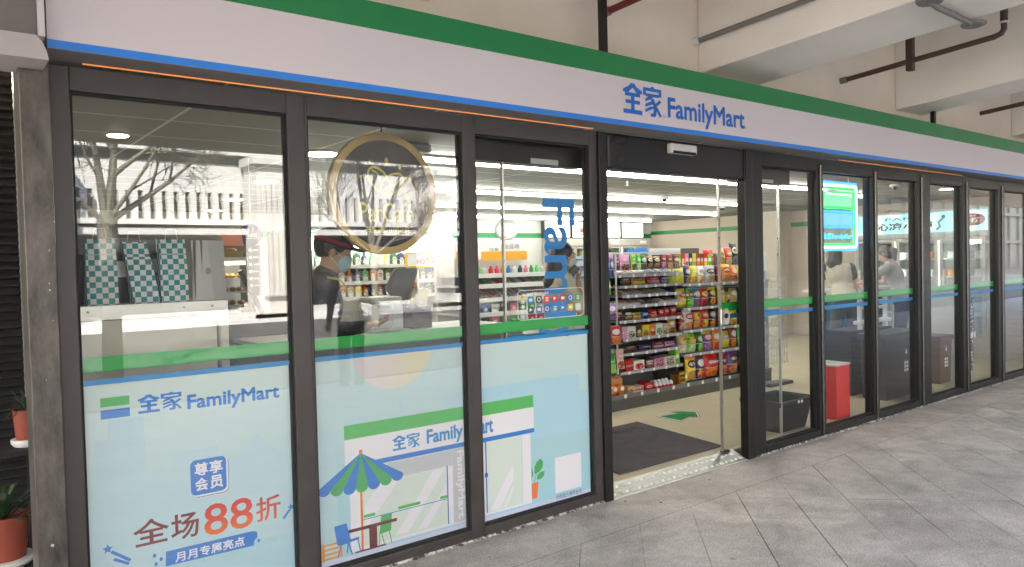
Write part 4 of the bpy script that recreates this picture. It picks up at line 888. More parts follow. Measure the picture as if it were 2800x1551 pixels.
# ---- behind the leftmost window
M_cream2 = mat('counter_cream', (.62, .58, .48), .5, var=.05, scale=3); M_steel2 = mat('steel_trim', (.62, .61, .57), .32, metal=.6, var=.08)
t = thing('bag_counter', 'cream panelled counter with metal rim behind the leftmost window', 'counter', (.9, .6, .05))
build('back_panel', MB().box(.4345, 1.175, .352, .37, .05, 1.378), M_cream2, t); build('rim', MB().prism([(.4345, 1.382), (1.12, 1.382), (1.165, 1.345), (1.235, 1.345), (1.235, 1.452), (.4345, 1.452)], .345, .364), M_steel2, t, bevel=.003)
build('top', MB().box(.4345, 1.235, .3645, .90, 1.425, 1.450), M_cream2, t); build('leg', MB().box(1.195, 1.235, .352, .39, .05, 1.344), M_cream2, t)
for x in (.60, 1.02, 1.155): build('screw', MB().tube([(x, .345, 1.424), (x, .341, 1.424)], .006, 8), M_grey, t)
def checker():
    m, t, b = _new('checked_paper'); N, L = t.nodes, t.links
    tc = N.new('ShaderNodeTexCoord'); mp = N.new('ShaderNodeMapping'); mp.inputs['Location'].default_value = (.5, .137, .1); L.new(tc.outputs['Object'], mp.inputs[0])
    ck = N.new('ShaderNodeTexChecker'); ck.inputs['Scale'].default_value = 1/.0262; ck.inputs['Color1'].default_value = c4(srgb(38, 138, 145)); ck.inputs['Color2'].default_value = (.74, .75, .74, 1); L.new(mp.outputs[0], ck.inputs['Vector'])
    L.new(ck.outputs['Color'], b.inputs['Base Color']); b.inputs['Roughness'].default_value = .6; return m
M_ck = checker()
def paper_bag(label, x, y, wd, h, lean):
    t = thing('paper_bag', label, 'bag', (x, y, 1.4505), 'checked paper bags on the counter'); g = MB(); z = 1.4505; d = .05
    top = x+lean; a, b = wd/2, wd/2*.95
    V = [(x-a, y-d, z), (x+a, y-d, z), (x+a, y+d, z), (x-a, y+d, z), (x-a+lean*.5, y-d*.9, z+h*.5), (x+a+lean*.5, y-d*.9, z+h*.5), (x+a*.9+lean*.5, y+d*.8, z+h*.5), (x-a*.9+lean*.5, y+d*.8, z+h*.5), (top-b, y-d*.4, z+h), (top+b, y-d*.4, z+h), (top+b, y+d*.4, z+h), (top-b, y+d*.4, z+h)]
    g.add(V, [(0, 3, 2, 1)]+[(i+k, (i+1) % 4+k, (i+1) % 4+4+k, i+4+k) for k in (0, 4) for i in range(4)]); build('body', g, M_ck, t)
    build('rope_handle', MB().tube([(top-.03, y-.01, z+h-.005), (top-.022, y-.01, z+h+.05), (top+.022, y-.01, z+h+.05), (top+.03, y-.01, z+h-.005)], .0025, 6), mat('rope', (.6, .45, .2), .8), t)
paper_bag('upright teal checked paper bag, leftmost on the cream counter', .677, .46, .133, .315, 0); paper_bag('leaning teal checked paper bag, middle of the three on the counter', .870, .46, .115, .30, -.045); paper_bag('teal checked paper bag next to the flat pale cartons', .998, .46, .128, .312, 0)
M_ctn = mat('carton_white', (.60, .585, .565), .6, var=.04)
for k, (x, w_, lab) in enumerate(((1.095, .012, 'narrow folded pale carton edge beside the checked bags'), (1.128, .04, 'slim folded pale carton with a slanted top on the counter'), (1.205, .125, 'wide folded pale carton with a round thumb notch'))):
    pts = [(x-w_/2, 1.4505), (x+w_/2, 1.4505), (x+w_/2-.012, 1.758), (x-w_/2+.01, 1.76)]
    t = thing('folded_carton', lab, 'carton', (x, .46, 1.4505), 'folded cartons on the counter')
    build('sheet', MB().prism(pts, .44+k*.012, .449+k*.012), M_ctn, t)
    if k == 2:
        build('thumb_notch', MB().prism(ell(x-.028, 1.60, .016, .019, 14), .4630, .4638), mat('carton_shade', (.36, .35, .34), .7), t); build('flap', MB().add([(x-.004, .4625, 1.4505), (x+.061, .4625, 1.4505), (x+.05, .4540, 1.758), (x-.03, .4540, 1.758), (x-.012, .4590, 1.56)], [(0, 1, 2, 3, 4)]), mat('carton_flap', (.52, .505, .49), .6), t)
t = thing('coffee_machine', 'black coffee machine behind the checked bags', 'coffee machine', (.8, .75, 1.45))
build('body', MB().box(.46, 1.02, .60, .88, 1.4505, 1.70), mat('machine_black', (.03, .03, .032), .3), t, bevel=.01); build('tank', MB().box(.72, .98, .66, .86, 1.7005, 1.78), mat('machine_grey', (.22, .22, .22), .3), t, bevel=.01)
build('spout', MB().box(.74, .82, .575, .5995, 1.58, 1.66), M_steel, t); build('panel', MB().box(.88, .98, .594, .5995, 1.60, 1.67), mat('panel_bluegrey', (.2, .25, .3), .2), t)  # panel is a plain blue-grey face
t = thing('pastry_case', 'black framed slanted pastry case with lit shelves', 'display case', (1.72, 1.5, 1.2))
build('base', MB().box(1.55, 2.0, 1.45, 1.9, .05, 1.295), mat('case_black', (.03, .03, .03), .4), t); build('back', MB().box(1.55, 1.80, 1.86, 1.9, 1.2955, 1.66), M_steel2, t)
build('top', MB().box(1.56, 1.74, 1.52, 1.86, 1.66, 1.69), M_steel, t, bevel=.004)
build('slanted_rail', MB().obox((1.745, 1.475, 1.45), Vector((.45, 0, -.89)).normalized(), (0, 1, 0), Vector((.89, 0, .45)).normalized(), .165, .012, .014), M_black, t)
for z in (1.36, 1.45, 1.54): build('shelf', MB().box(1.57, 1.735, 1.50, 1.86, z, z+.008), M_steel2, t)
build('lamp_bar', MB().box(1.58, 1.73, 1.535, 1.56, 1.640, 1.652), emis('case_lamp', (1, .85, .6), 4), t)
M_past = mat('pastry', (.52, .24, .06), .5, var=.3, scale=30)
for k in range(9):
    x, z = 1.605+(k % 3)*.048, (1.3685, 1.4585, 1.5485)[k//3]
    tag(build('pastry', MB().ball((x, 1.56+.02*(k % 2), z+.016), (.021, .04, .016), 10, 6), M_past, smooth=True), 'golden bun on the %s tray of the pastry case, %s' % (('lower', 'middle', 'upper')[k//3], ('left', 'centre', 'right')[k % 3]), 'pastry', 'buns in the pastry case')
t = thing('ordering_sign', 'round navy hanging sign with white ordering text', 'sign', (2.108, 2.5, 1.885))
build('disc', MB().lathe([(.088, -.008), (.088, .008)], (0, 0, 0), 36), mat('navy', srgb(40, 45, 100), .5), t)
d0 = bpy.data.objects['disc']; d0.rotation_euler = (R(90), 0, 0); d0.location = (0, 0, 0)
for v in d0.data.vertices: v.co = v.co+Vector((2.108, 2.5, 1.885))
l = MB(); letters(l, '点餐区', 2.062, 2.158, 1.865, 1.897, 2.4905, bold=.02); l.box(2.085, 2.089, 2.490, 2.4915, 1.91, 1.945).box(2.122, 2.126, 2.490, 2.4915, 1.91, 1.945).box(2.06, 2.16, 2.490, 2.4915, 1.852, 1.855); build('lettering', l, I_pure, t)
build('rod', MB().tube([(2.108, 2.5, 1.973), (2.108, 2.5, CZ)], .004, 6), M_steel, t)
t = thing('menu_board', 'black menu board with small white icons', 'menu board', (2.23, 2.8, 1.4)); build('board', MB().box(2.175, 2.29, 2.80, 2.82, 1.38, 1.81), mat('board_black', (.02, .02, .022), .4), t)
m = MB()
for k in range(6): m.box(2.19, 2.215, 2.7975, 2.7995, 1.755-k*.06, 1.78-k*.06).box(2.225, 2.27, 2.7975, 2.7995, 1.763-k*.06, 1.772-k*.06)
build('print', m, I_pure, t); build('post', MB().box(2.22, 2.24, 2.8205, 2.84, .05, 1.8), M_black, t)
tag(build('poster_board', MB().prism([(1.785, 1.79), (1.95, 1.785), (1.93, 1.895), (1.78, 1.875)], 2.20, 2.212), mat('salmon', srgb(225, 150, 130), .6)), 'salmon pink card board beside the round navy sign', 'card')
t = thing('cake_box', 'small clear topped cake box with yellow filling on the pastry case', 'box', (1.68, 1.6, 1.69)); build('tray', MB().prism([(1.60, 1.6905), (1.72, 1.6905), (1.735, 1.73), (1.59, 1.73)], 1.56, 1.68), mat('tray_gold', (.55, .42, .15), .4), t); build('cake', MB().ball((1.662, 1.62, 1.735), (.045, .04, .018), 12, 6), M_past, t, smooth=True)

# ---- round coffee sign
t = thing('coffee_sign', 'large round dark coffee sign with gold rim hanging behind the second window', 'sign', (2.103, .25, 2.017))
cx, cz, cy = 2.103, 2.017, .25; M_gold = mat('gold_paint', (.50, .34, .13), .42, metal=.2, var=.05); M_goldt = mat('gold_letter', (.70, .60, .10), .5)
build('disc', MB().prism(ell(cx, cz, .30, .305, 64), cy, cy+.035), mat('sign_char', (.055, .05, .052), .5), t); m = MB(); annulus(m, cx, cz, .342, .347, .0415, cy-.004, cy+.04); build('rim', m, M_gold, t)
build('hanger', MB().tube([(cx, cy+.02, cz+.347), (cx, cy+.02, CZ)], .005, 8), M_black, t)
l = MB(); letters(l, 'ParCafé', cx-.162, cx+.183, cz-.162, cz-.050, cy-.002, bold=.006); letters(l, '湃客咖啡', cx-.13, cx+.16, cz-.236, cz-.186, cy-.002); build('lettering', l, M_goldt, t)
m = MB(); q = [(cx-.035+.085*math.cos(a)*math.cos(2.3)-.052*math.sin(a)*math.sin(2.3), cz+.075+.085*math.cos(a)*math.sin(2.3)+.052*math.sin(a)*math.cos(2.3)) for a in [2*math.pi*i/30 for i in range(31)]]; stroke(m, q, .012, cy-.003, cy-.001)
q = [(cx+.045+.085*math.cos(a)*math.cos(.6)-.050*math.sin(a)*math.sin(.6), cz+.055+.085*math.cos(a)*math.sin(.6)+.050*math.sin(a)*math.cos(.6)) for a in [2*math.pi*i/30 for i in range(31)]]; stroke(m, q, .012, cy-.006, cy-.004)
stroke(m, [(cx-.08, cz+.13), (cx-.045, cz+.115), (cx-.035, cz+.08), (cx-.01, cz+.05)], .010, cy-.0035, cy-.0015); stroke(m, [(cx-.015, cz+.018), (cx+.03, cz+.045), (cx+.06, cz+.05), (cx+.10, cz+.085)], .010, cy-.0065, cy-.0045)
build('bean_mark', m, M_goldt, t)
m = MB()
for x, z, r in ((-.09, .175, .010), (.015, .19, .014), (.10, .155, .011), (.165, .09, .012), (.15, -.02, .013), (-.15, .09, .009)): m.prism(ell(cx+x, cz+z, r*.8, r*1.2, 14), cy-.0025, cy-.0005)
build('spark_dots', m, M_goldt, t)

tag(build('dimming_screen', MB().box(11.65, 13.59, .46, .50, .05, 2.499), mat('screen_grey', (.16, .15, .14), .6)), 'plain grey panel added behind the last window to cover the bright wall', 'screen')  # added panel, hides the brightly lit end wall
# ---- service counter and what stands on it
t = thing('service_counter', 'grey service counter behind the second window', 'counter', (2.6, 1.2, .05)); build('body', MB().box(1.62, 3.45, .97, 1.44, .05, 1.125), mat('counter_grey', (.20, .195, .19), .5), t); build('top', MB().box(1.60, 3.47, .95, 1.44, 1.1255, 1.155), M_shopw, t, bevel=.005)
t = thing('till_monitor', 'grey tilted back of a till monitor on the service counter', 'monitor', (2.75, 1.2, 1.155))
build('screen_back', MB().add([(2.605, 1.19, 1.445), (2.745, 1.17, 1.275), (2.885, 1.19, 1.588), (2.690, 1.21, 1.580), (2.605, 1.215, 1.445), (2.745, 1.195, 1.275), (2.885, 1.215, 1.588), (2.690, 1.235, 1.580)], [(0, 1, 2, 3), (7, 6, 5, 4), (0, 4, 5, 1), (1, 5, 6, 2), (2, 6, 7, 3), (3, 7, 4, 0)]), mat('monitor_grey', (.20, .19, .19), .45), t, bevel=.004)
build('stand', MB().box(2.72, 2.84, 1.19, 1.27, 1.1555, 1.30), M_black, t)
t = thing('rice_cooker', 'white rounded electric cooker on the service counter', 'cooker', (2.49, 1.0, 1.155)); build('body', MB().box(2.36, 2.62, .96, 1.16, 1.1555, 1.355), M_shopw, t, bevel=.03); build('lid', MB().box(2.365, 2.615, .965, 1.155, 1.3555, 1.395), M_white, t, bevel=.02); build('cable', MB().tube([(2.515, .958, 1.36), (2.53, .953, 1.28), (2.525, .953, 1.20), (2.49, .953, 1.165)], .004, 6), M_white, t, smooth=True)
t = thing('card_holder', 'cream plastic card holder beside the till monitor', 'holder', (2.82, 1.1, 1.155)); build('shell', MB().prism([(2.745, 1.30), (2.88, 1.30), (2.905, 1.435), (2.775, 1.44), (2.755, 1.40)], 1.09, 1.13), mat('cream_plastic', (.62, .58, .38), .4), t, bevel=.006); build('foot', MB().box(2.74, 2.90, 1.06, 1.16, 1.1555, 1.2995), M_dark, t); build('roll', MB().tube([(2.80, 1.085, 1.33), (2.80, 1.06, 1.33)], .024, 14), M_white, t)
# drinks cooler far behind
t = thing('drinks_cooler', 'open lit drinks cooler with bottle rows behind the coffee sign', 'cooler', (4.2, 4.4, .05))
build('back', MB().box(3.1, 5.0, 4.6, 4.7, .05, 2.0), M_shopw, t); build('side', MB().box(3.06, 3.0995, 4.0, 4.7, .05, 2.0), M_shopw, t); build('side', MB().box(5.0005, 5.04, 4.0, 4.7, .05, 2.0), M_shopw, t)
build('light_header', MB().box(3.06, 5.04, 3.96, 4.0, 1.80, 1.93), emis('header_glow', (.95, 1, 1), 1.6), t)
for z in (1.25, 1.42, 1.60): build('shelf', MB().box(3.1, 5.0, 4.0, 4.6, z, z+.018), M_white, t); build('price_rail', MB().box(3.1, 5.0, 3.985, 3.9995, z-.01, z+.03), M_shopw, t)
bc = [(90, 170, 60), (210, 200, 60), (225, 225, 225), (60, 60, 120), (40, 130, 205), (235, 235, 230), (200, 60, 50), (60, 150, 90), (230, 140, 50)]
cn = ['green', 'yellow', 'clear', 'navy', 'blue', 'white', 'red', 'dark green', 'orange']
pk = ['green', 'yellow', 'white', 'navy', 'blue', 'beige', 'crimson', 'dgreen', 'orange']
for r_, z in enumerate((1.268, 1.438, 1.618)):
    for k in range(20):
        x = 3.16+k*.093; c = (k*5+r_*3+k//3) % 9; c2 = (c+4) % 9; m_ = printed(pk[c], pk[c2], 'white', None, 'white' if pk[c2] != 'white' else 'red', 1); lab = '%s drink pack, number %d from the left on the %s cooler shelf' % (nm(pk[c]), k+1, ('lower', 'middle', 'top')[r_])
        if (k//4+r_) % 2: o = build('drink_carton', MB().box(x-.034, x+.034, 4.03, 4.09, z, z+.115).prism([(x-.034, z+.1155), (x+.034, z+.1155), (x, z+.142)], 4.035, 4.085), m_)
        else: o = build('drink_bottle', MB().lathe([(.030, 0), (.032, .01), (.032, .088), (.024, .104), (.013, .116), (.013, .121), (.016, .122), (.016, .140)], (x, 4.06, z), 14), m_, smooth=True)
        tag(o, lab, 'drink', 'drink packs in the cooler')
t = thing('hot_sign', 'yellow framed white sign with red letters behind the counter', 'sign', (4.27, 3.5, 1.6)); build('frame', MB().box(4.12, 4.43, 3.50, 3.515, 1.585, 1.745), mat('sign_yellow', srgb(240, 190, 40), .5), t); build('face', MB().box(4.135, 4.415, 3.496, 3.4995, 1.60, 1.73), I_pure, t)
l = MB(); letters(l, 'HOT', 4.25, 4.40, 1.62, 1.675, 3.4945, bold=.03); build('lettering', l, mat('red_ink', srgb(215, 50, 40), .5), t); build('pole', MB().box(4.26, 4.28, 3.516, 3.53, .05, 1.70), M_steel, t)

# ---- gondola behind the third window
M_shelf = mat('shelf_white', (.60, .60, .60), .4, metal=.1, var=.03); M_shelfd = mat('shelf_dark', (.085, .082, .080), .5); M_tag = mat('tag_white', (.78, .77, .75), .5)
t = thing('toiletries_gondola', 'white shelf unit of small toiletries behind the third window', 'shelf unit', (4.55, 2.5, .05))
build('back', MB().box(4.02, 5.10, 2.75, 2.79, .05, 1.66), M_shelf, t); build('kick', MB().box(4.02, 5.10, 2.22, 2.75, .05, .18), M_shelfd, t)
for z in (.62, .80, 1.0, 1.13, 1.27, 1.40, 1.50): build('shelf', MB().box(4.02, 5.10, 2.2, 2.7495, z-.02, z), M_shelf, t); build('price_rail', MB().box(4.02, 5.10, 2.185, 2.1995, z-.03, z+.012), M_tag, t)
hb = thing('header_board', 'arched white header card with black lettering over orange panels', 'header card', (4.6, 2.6, 1.66))
build('orange_panel', MB().box(4.16, 4.40, 2.58, 2.59, 1.64, 1.73), mat('orange_card', srgb(228, 160, 40), .5), hb); build('orange_panel', MB().box(4.46, 5.05, 2.58, 2.59, 1.64, 1.73), MATS['orange_card'], hb)
build('arch', MB().prism([(4.16, 1.73), (5.0, 1.73)]+[(4.72+.28*math.cos(a), 1.73+.10*math.sin(a)) for a in [i*math.pi/12 for i in range(1, 12)]]+[(4.42, 1.76), (4.32, 1.83), (4.22, 1.82), (4.16, 1.80)], 2.591, 2.60), M_tag, hb)
l = MB(); letters(l, '全品项', 4.75, 4.95, 1.755, 1.80, 2.5895); letters(l, '任意', 4.56, 4.68, 1.735, 1.765, 2.5895); build('lettering', l, I_ink, hb)
rc = [(205, 45, 50), (60, 150, 80), (225, 225, 220), (215, 60, 90), (90, 200, 90), (40, 60, 70), (230, 190, 60), (190, 195, 200), (235, 120, 150), (60, 120, 190)]
rn = ['red', 'green', 'white', 'pink', 'lime', 'charcoal', 'yellow', 'silver', 'rose', 'blue']
for k in range(14):
    x = 4.10+k*.072; c = (k*3+1) % 10
    tag(build('small_bottle', MB().lathe([(.020, 0), (.022, .01), (.022, .055), (.012, .065), (.012, .08)], (x, 2.24, 1.501), 10), ink('tb%d' % c, rc[c]), smooth=True), '%s small bottle in the top row of the toiletries shelf, number %d' % (rn[c], k+1), 'bottle', 'small bottles on the toiletries shelf')
for k in range(16):
    x = 4.08+k*.063; c = (k*7+2) % 10; g = MB().obox((x+.02, 2.30, 1.335), (1, 0, 0), Vector((0, 1, .5)).normalized(), Vector((0, -.5, 1)).normalized(), .022, .095, .007)
    tag(build('blister_pack', g, mat('blister%d' % c, tuple(.35*v+.3 for v in srgb(*rc[c])), .15, var=.2, scale=40), bevel=.003), '%s tinted clear pack sloping on the toiletries shelf, number %d' % (rn[c], k+1), 'pack', 'sloping clear packs on the toiletries shelf')
for k in range(16):
    x = 4.08+k*.063; c = (k*3+5) % 10; g = MB().obox((x+.02, 2.32, 1.452), (1, 0, 0), Vector((0, 1, .45)).normalized(), Vector((0, -.45, 1)).normalized(), .026, .08, .006)
    tag(build('sachet', g, mat('sachet%d' % c, tuple(.5*v+.12 for v in srgb(*rc[c])), .25, var=.25, scale=50), bevel=.002), '%s sachet lying in the second row of the toiletries shelf, number %d' % (rn[c], k+1), 'sachet', 'sachets on the toiletries shelf')
for r_, (z, h, n, w_) in enumerate(((1.131, .085, 9, .085), (1.001, .09, 9, .085))):
    for k in range(n):
        x = 4.07+k*(w_+.03); c = (k*3+6*r_+6) % 10; t2 = thing('carded_product', '%s carded product, %s row, number %d from the left' % (rn[c], ('upper', 'lower')[r_], k+1), 'pack', (x, 2.23, z), 'carded products on the toiletries shelf')
        build('card', MB().box(x, x+w_, 2.22, 2.235, z, z+h), ink('card%d' % c, rc[c]), t2, bevel=.003); build('mark', MB().prism(ell(x+w_/2, z+h*.45, w_*.25, h*.22, 12), 2.2175, 2.2195), I_pure, t2)
for k, (x, z) in enumerate(((4.96, 1.44), (5.10, 1.44), (4.96, 1.54), (5.10, 1.54))):
    t2 = thing('tissue_pack', 'blue and white tissue pack, %s %s of the stack behind the phone' % (('lower', 'upper')[k//2], ('left', 'right')[k % 2]), 'tissue pack', (x, 1.75, z), 'tissue packs beside the woman'); build('pack', MB().box(x, x+.13, 1.75, 1.84, z, z+.095), ink('tissue', (60, 150, 215)), t2, bevel=.008); build('label', MB().box(x+.02, x+.11, 1.7475, 1.7495, z+.02, z+.075), I_pure, t2)
tag(build('tissue_plinth', MB().box(4.94, 5.25, 1.76, 1.84, .05, 1.439), M_shelf), 'white plinth under the blue tissue packs', 'plinth')

# ---- along the back wall
t = thing('convex_mirror', 'white domed security mirror on the back wall', 'mirror', (9.27, BY, 2.3)); build('dome', MB().ball((9.27, BY-.02, 2.27), (.27, .14, .20), 24, 14), mat('dome_pale', (.62, .64, .64), .25), t, smooth=True)
t = thing('back_door', 'white staff door with steel frame in the back wall', 'door', (8.8, BY, .05)); build('leaf', MB().box(8.35, 9.55, BY-.03, BY-.0045, .05, 2.0), M_shopw, t); build('frame', MB().box(8.28, 8.345, BY-.05, BY-.0045, .05, 2.07).box(9.555, 9.62, BY-.05, BY-.0045, .05, 2.07).box(8.345, 9.555, BY-.05, BY-.0045, 2.005, 2.07), M_steel2, t); build('closer', MB().box(9.15, 9.45, BY-.09, BY-.031, 1.90, 1.97), M_white, t, bevel=.006)
for k, x in enumerate((10.20, 10.97, 11.73, 12.49)):
    t = thing('light_box', ('lit menu light box with a plant drawing', 'lit menu light box with an orange dish', 'lit menu light box with two lines of text', 'lit menu light box nearest the cream wall corner')[k], 'light box', (x, BY, 2.12), 'menu light boxes over the fridges')
    build('frame', MB().box(x, x+.72, BY-.12, BY-.0045, 2.115, 2.475), mat('frame_dark', (.06, .055, .05), .4), t); build('screen', MB().box(x+.02, x+.70, BY-.125, BY-.1205, 2.135, 2.455), emis('screen_white', (1, .99, .95), .55), t)
    m = MB()
    if k == 0: stroke(m, [(x+.25, 2.20), (x+.30, 2.30), (x+.36, 2.38)], .02, BY-.130, BY-.127); stroke(m, [(x+.35, 2.20), (x+.31, 2.28), (x+.22, 2.36)], .02, BY-.134, BY-.131)
    elif k == 1: annulus(m, x+.30, 2.28, .14, .11, .035, BY-.131, BY-.127, 24); m.prism(ell(x+.30, 2.28, .09, .06, 20), BY-.131, BY-.127)
    else: letters(m, '好味大满足', x+.12, x+.46, 2.34, 2.39, BY-.127); letters(m, '每天新鲜', x+.16, x+.44, 2.26, 2.31, BY-.127)
    if k == 3: stroke(m, [(x+.58, 2.40), (x+.55, 2.32), (x+.60, 2.24), (x+.57, 2.17)], .022, BY-.133, BY-.130)
    build('print', m, mat('print_orange_dish', srgb(205, 90, 50), .5) if k == 1 else I_ink, t)
M_fr = mat('fridge_grey', (.42, .41, .38), .4, metal=.2); M_frg = glass('fridge_pane', (.9, .95, .95), .06)
for k, x in enumerate((10.2, 11.1, 12.0)):
    t = thing('drinks_fridge', ('glass door fridge under the dish light box, left of three', 'middle glass door fridge under the light boxes', 'glass door fridge nearest the cream wall corner')[k], 'fridge', (x, 8.0, .05), 'glass door fridges on the back wall')
    build('cabinet', MB().box(x, x+.035, 7.85, 8.38, .05, 1.93).box(x+.855, x+.89, 7.85, 8.38, .05, 1.93).box(x+.035, x+.855, 8.3, 8.38, .05, 1.93), M_fr, t); build('head', MB().box(x, x+.89, 7.83, 8.38, 1.9305, 2.08), M_fr, t, bevel=.006); build('plinth', MB().box(x+.035, x+.855, 7.87, 8.2995, .05, .25), M_fr, t)
    for q in range(2):
        d_ = build('door', MB().box(x+.04+q*.41, x+.07+q*.41, 7.83, 7.85, .26, 1.92).box(x+.41+q*.41, x+.44+q*.41, 7.83, 7.85, .26, 1.92).box(x+.07+q*.41, x+.41+q*.41, 7.83, 7.85, 1.88, 1.92).box(x+.07+q*.41, x+.41+q*.41, 7.83, 7.85, .26, .30), M_fr, t); build('pane', MB().box(x+.071+q*.41, x+.409+q*.41, 7.838, 7.843, .301, 1.879), M_frg, d_)
    for z in (.6, .95, 1.3, 1.62): build('shelf', MB().box(x+.036, x+.854, 7.90, 8.2995, z, z+.015), M_white, t)
    build('lamp', MB().box(x+.04, x+.06, 7.87, 7.89, .3, 1.9), emis('fridge_lamp', (.95, 1, 1), 2.5), t)
    build('brand_plate', MB().box(x+.60, x+.80, 7.826, 7.8295, 1.98, 2.04), M_white, t)
    for q in range(9):
        c = (q*4+k*2) % 9; tag(build('bottle', MB().lathe([(.036, 0), (.038, .12), (.030, .17), (.014, .20), (.014, .22)], (x+.10+q*.085, 7.97, 1.6355), 10), ink('bottle%d' % c, bc[c]), smooth=True), '%s bottle, number %d on the top shelf of the %s back wall fridge' % (cn[c], q+1, ('left', 'middle', 'right')[k]), 'bottle', 'bottles in the back wall fridges')

# ---- right hand side: baskets, bins, freezer, neon
def tapered(mb, x0, x1, y0, y1, z0, z1, k, th=.012):
    cx_, cy_ = (x0+x1)/2, (y0+y1)/2; f = lambda x, y, s: (cx_+(x-cx_)*s, cy_+(y-cy_)*s)
    o0 = [f(x, y, k) for x, y in ((x0, y0), (x1, y0), (x1, y1), (x0, y1))]; o1 = [(x0, y0), (x1, y0), (x1, y1), (x0, y1)]; s = 1-2*th/(x1-x0); i1 = [f(x, y, s) for x, y in o1]; i0 = [f(x, y, k*s) for x, y in o1]
    V = [(*p, z0) for p in o0]+[(*p, z1) for p in o1]+[(*p, z1) for p in i1]+[(*p, z0+th) for p in i0]
    return mb.add(V, [(0, 3, 2, 1)]+[(i, (i+1) % 4, 4+(i+1) % 4, 4+i) for i in range(4)]+[(4+i, 4+(i+1) % 4, 8+(i+1) % 4, 8+i) for i in range(4)]+[(8+i, 8+(i+1) % 4, 12+(i+1) % 4, 12+i) for i in range(4)]+[(12, 13, 14, 15)])
M_pl = mat('black_plastic', (.014, .014, .015), .45, var=.1)
t = thing('shopping_basket', 'open black plastic basket on the floor right of the door', 'basket', (6.2, .3, .05)); build('tub', tapered(MB(), 5.84, 6.36, .12, .50, .0505, .325, .78), M_pl, t, bevel=.005)
build('rim', MB().box(5.815, 6.385, .10, .1195, .295, .335).box(5.815, 6.385, .5005, .52, .295, .335).box(5.815, 5.8395, .1195, .5005, .295, .335).box(6.3605, 6.385, .1195, .5005, .295, .335), M_pl, t, bevel=.004)
build('clip', MB().box(6.08, 6.11, .098, .0995, .30, .325).box(6.13, 6.16, .098, .0995, .30, .325), M_tag, t)
t = thing('red_crate', 'tall bright red box with pale lid strip behind the neon window', 'box', (6.8, .3, .05)); build('body', MB().box(6.74, 6.985, .10, .33, .0505, .555), mat('red_board', srgb(205, 38, 34), .45, var=.03), t, bevel=.004); build('lid_strip', MB().box(6.735, 6.99, .095, .335, .5555, .575), mat('grey_lid', (.5, .48, .46), .5), t, bevel=.003)
def bin_(name, label, x0, x1, y0, y1, h, m, icx):
    t = thing(name, label, 'bin', ((x0+x1)/2, (y0+y1)/2, .05), 'waste bins by the right windows'); build('body', tapered(MB(), x0, x1, y0, y1, .0505, h-.06, .90), m, t, bevel=.006); build('lid', MB().box(x0-.02, x1+.02, y0-.02, y1+.02, h-.0595, h), m, t, bevel=.012)
    i = MB(); z = h*.56; k = .95
    i.prism([(icx-.018, z+.10), (icx, z+.15), (icx+.018, z+.10), (icx, z+.085)], y0-.0035, y0-.002)
    for a in range(2):
        for b in range(3): i.box(icx-.045+a*.05, icx-.007+a*.05, y0-.0035, y0-.002, z-.02-b*.04, z+.010-b*.04)
    build('icon', i, I_pure, t); return t
bin_('waste_bin', 'large black waste bin with white droplet icon', 7.95, 8.80, .22, .50, .76, M_pl, 8.42)
bin_('waste_bin', 'smaller brown waste bin with white icon beside the black bin', 9.42, 9.75, .28, .52, .62, mat('brown_plastic', (.12, .055, .03), .5), 9.58)
t = thing('plastic_rack', 'white plastic rack lying beside the black bin', 'rack', (8.5, .75, .76)); build('frame', MB().box(8.30, 8.34, .66, .70, .7605, 1.12).box(8.9, 8.94, .66, .70, .7605, 1.12).box(8.25, 9.0, .64, .72, 1.1205, 1.16).box(8.25, 9.0, .64, .72, .82, .86), M_white, t, bevel=.004)
build('slats', MB().box(8.36, 8.88, .65, .69, .98, 1.01).box(8.36, 8.88, .65, .69, 1.05, 1.08), M_white, t); build('foot_box', MB().box(8.05, 9.0, .64, .95, .05, .7600), M_dark, t)
t = thing('roll_cabinet', 'white cabinet with two black and white patterned rolls', 'stand', (10.0, .5, .05)); build('body', MB().box(9.86, 10.22, .26, .56, .0505, 1.18), M_shopw, t, bevel=.012); build('tray', MB().box(9.84, 10.24, .20, .2595, .55, .62), M_white, t)  # plain white cabinet with patterned rolls, purpose unknown
def twist():
    m, t, b = _new('twisted_roll'); N, L = t.nodes, t.links; tc = N.new('ShaderNodeTexCoord'); v = N.new('ShaderNodeTexVoronoi'); v.inputs['Scale'].default_value = 42; L.new(tc.outputs['Object'], v.inputs['Vector']); r = N.new('ShaderNodeValToRGB'); r.color_ramp.elements[0].position = .3; r.color_ramp.elements[0].color = (.6, .6, .6, 1); r.color_ramp.elements[1].position = .5; r.color_ramp.elements[1].color = (.03, .03, .03, 1); L.new(v.outputs['Distance'], r.inputs[0]); L.new(r.outputs[0], b.inputs['Base Color']); return m
for x in (9.92, 10.16): build('roll', MB().tube([(x, .225, .15), (x+.01, .225, 1.05)], [.025, .034], 12), twist() if x < 10 else bpy.data.materials['twisted_roll'], t, smooth=True)
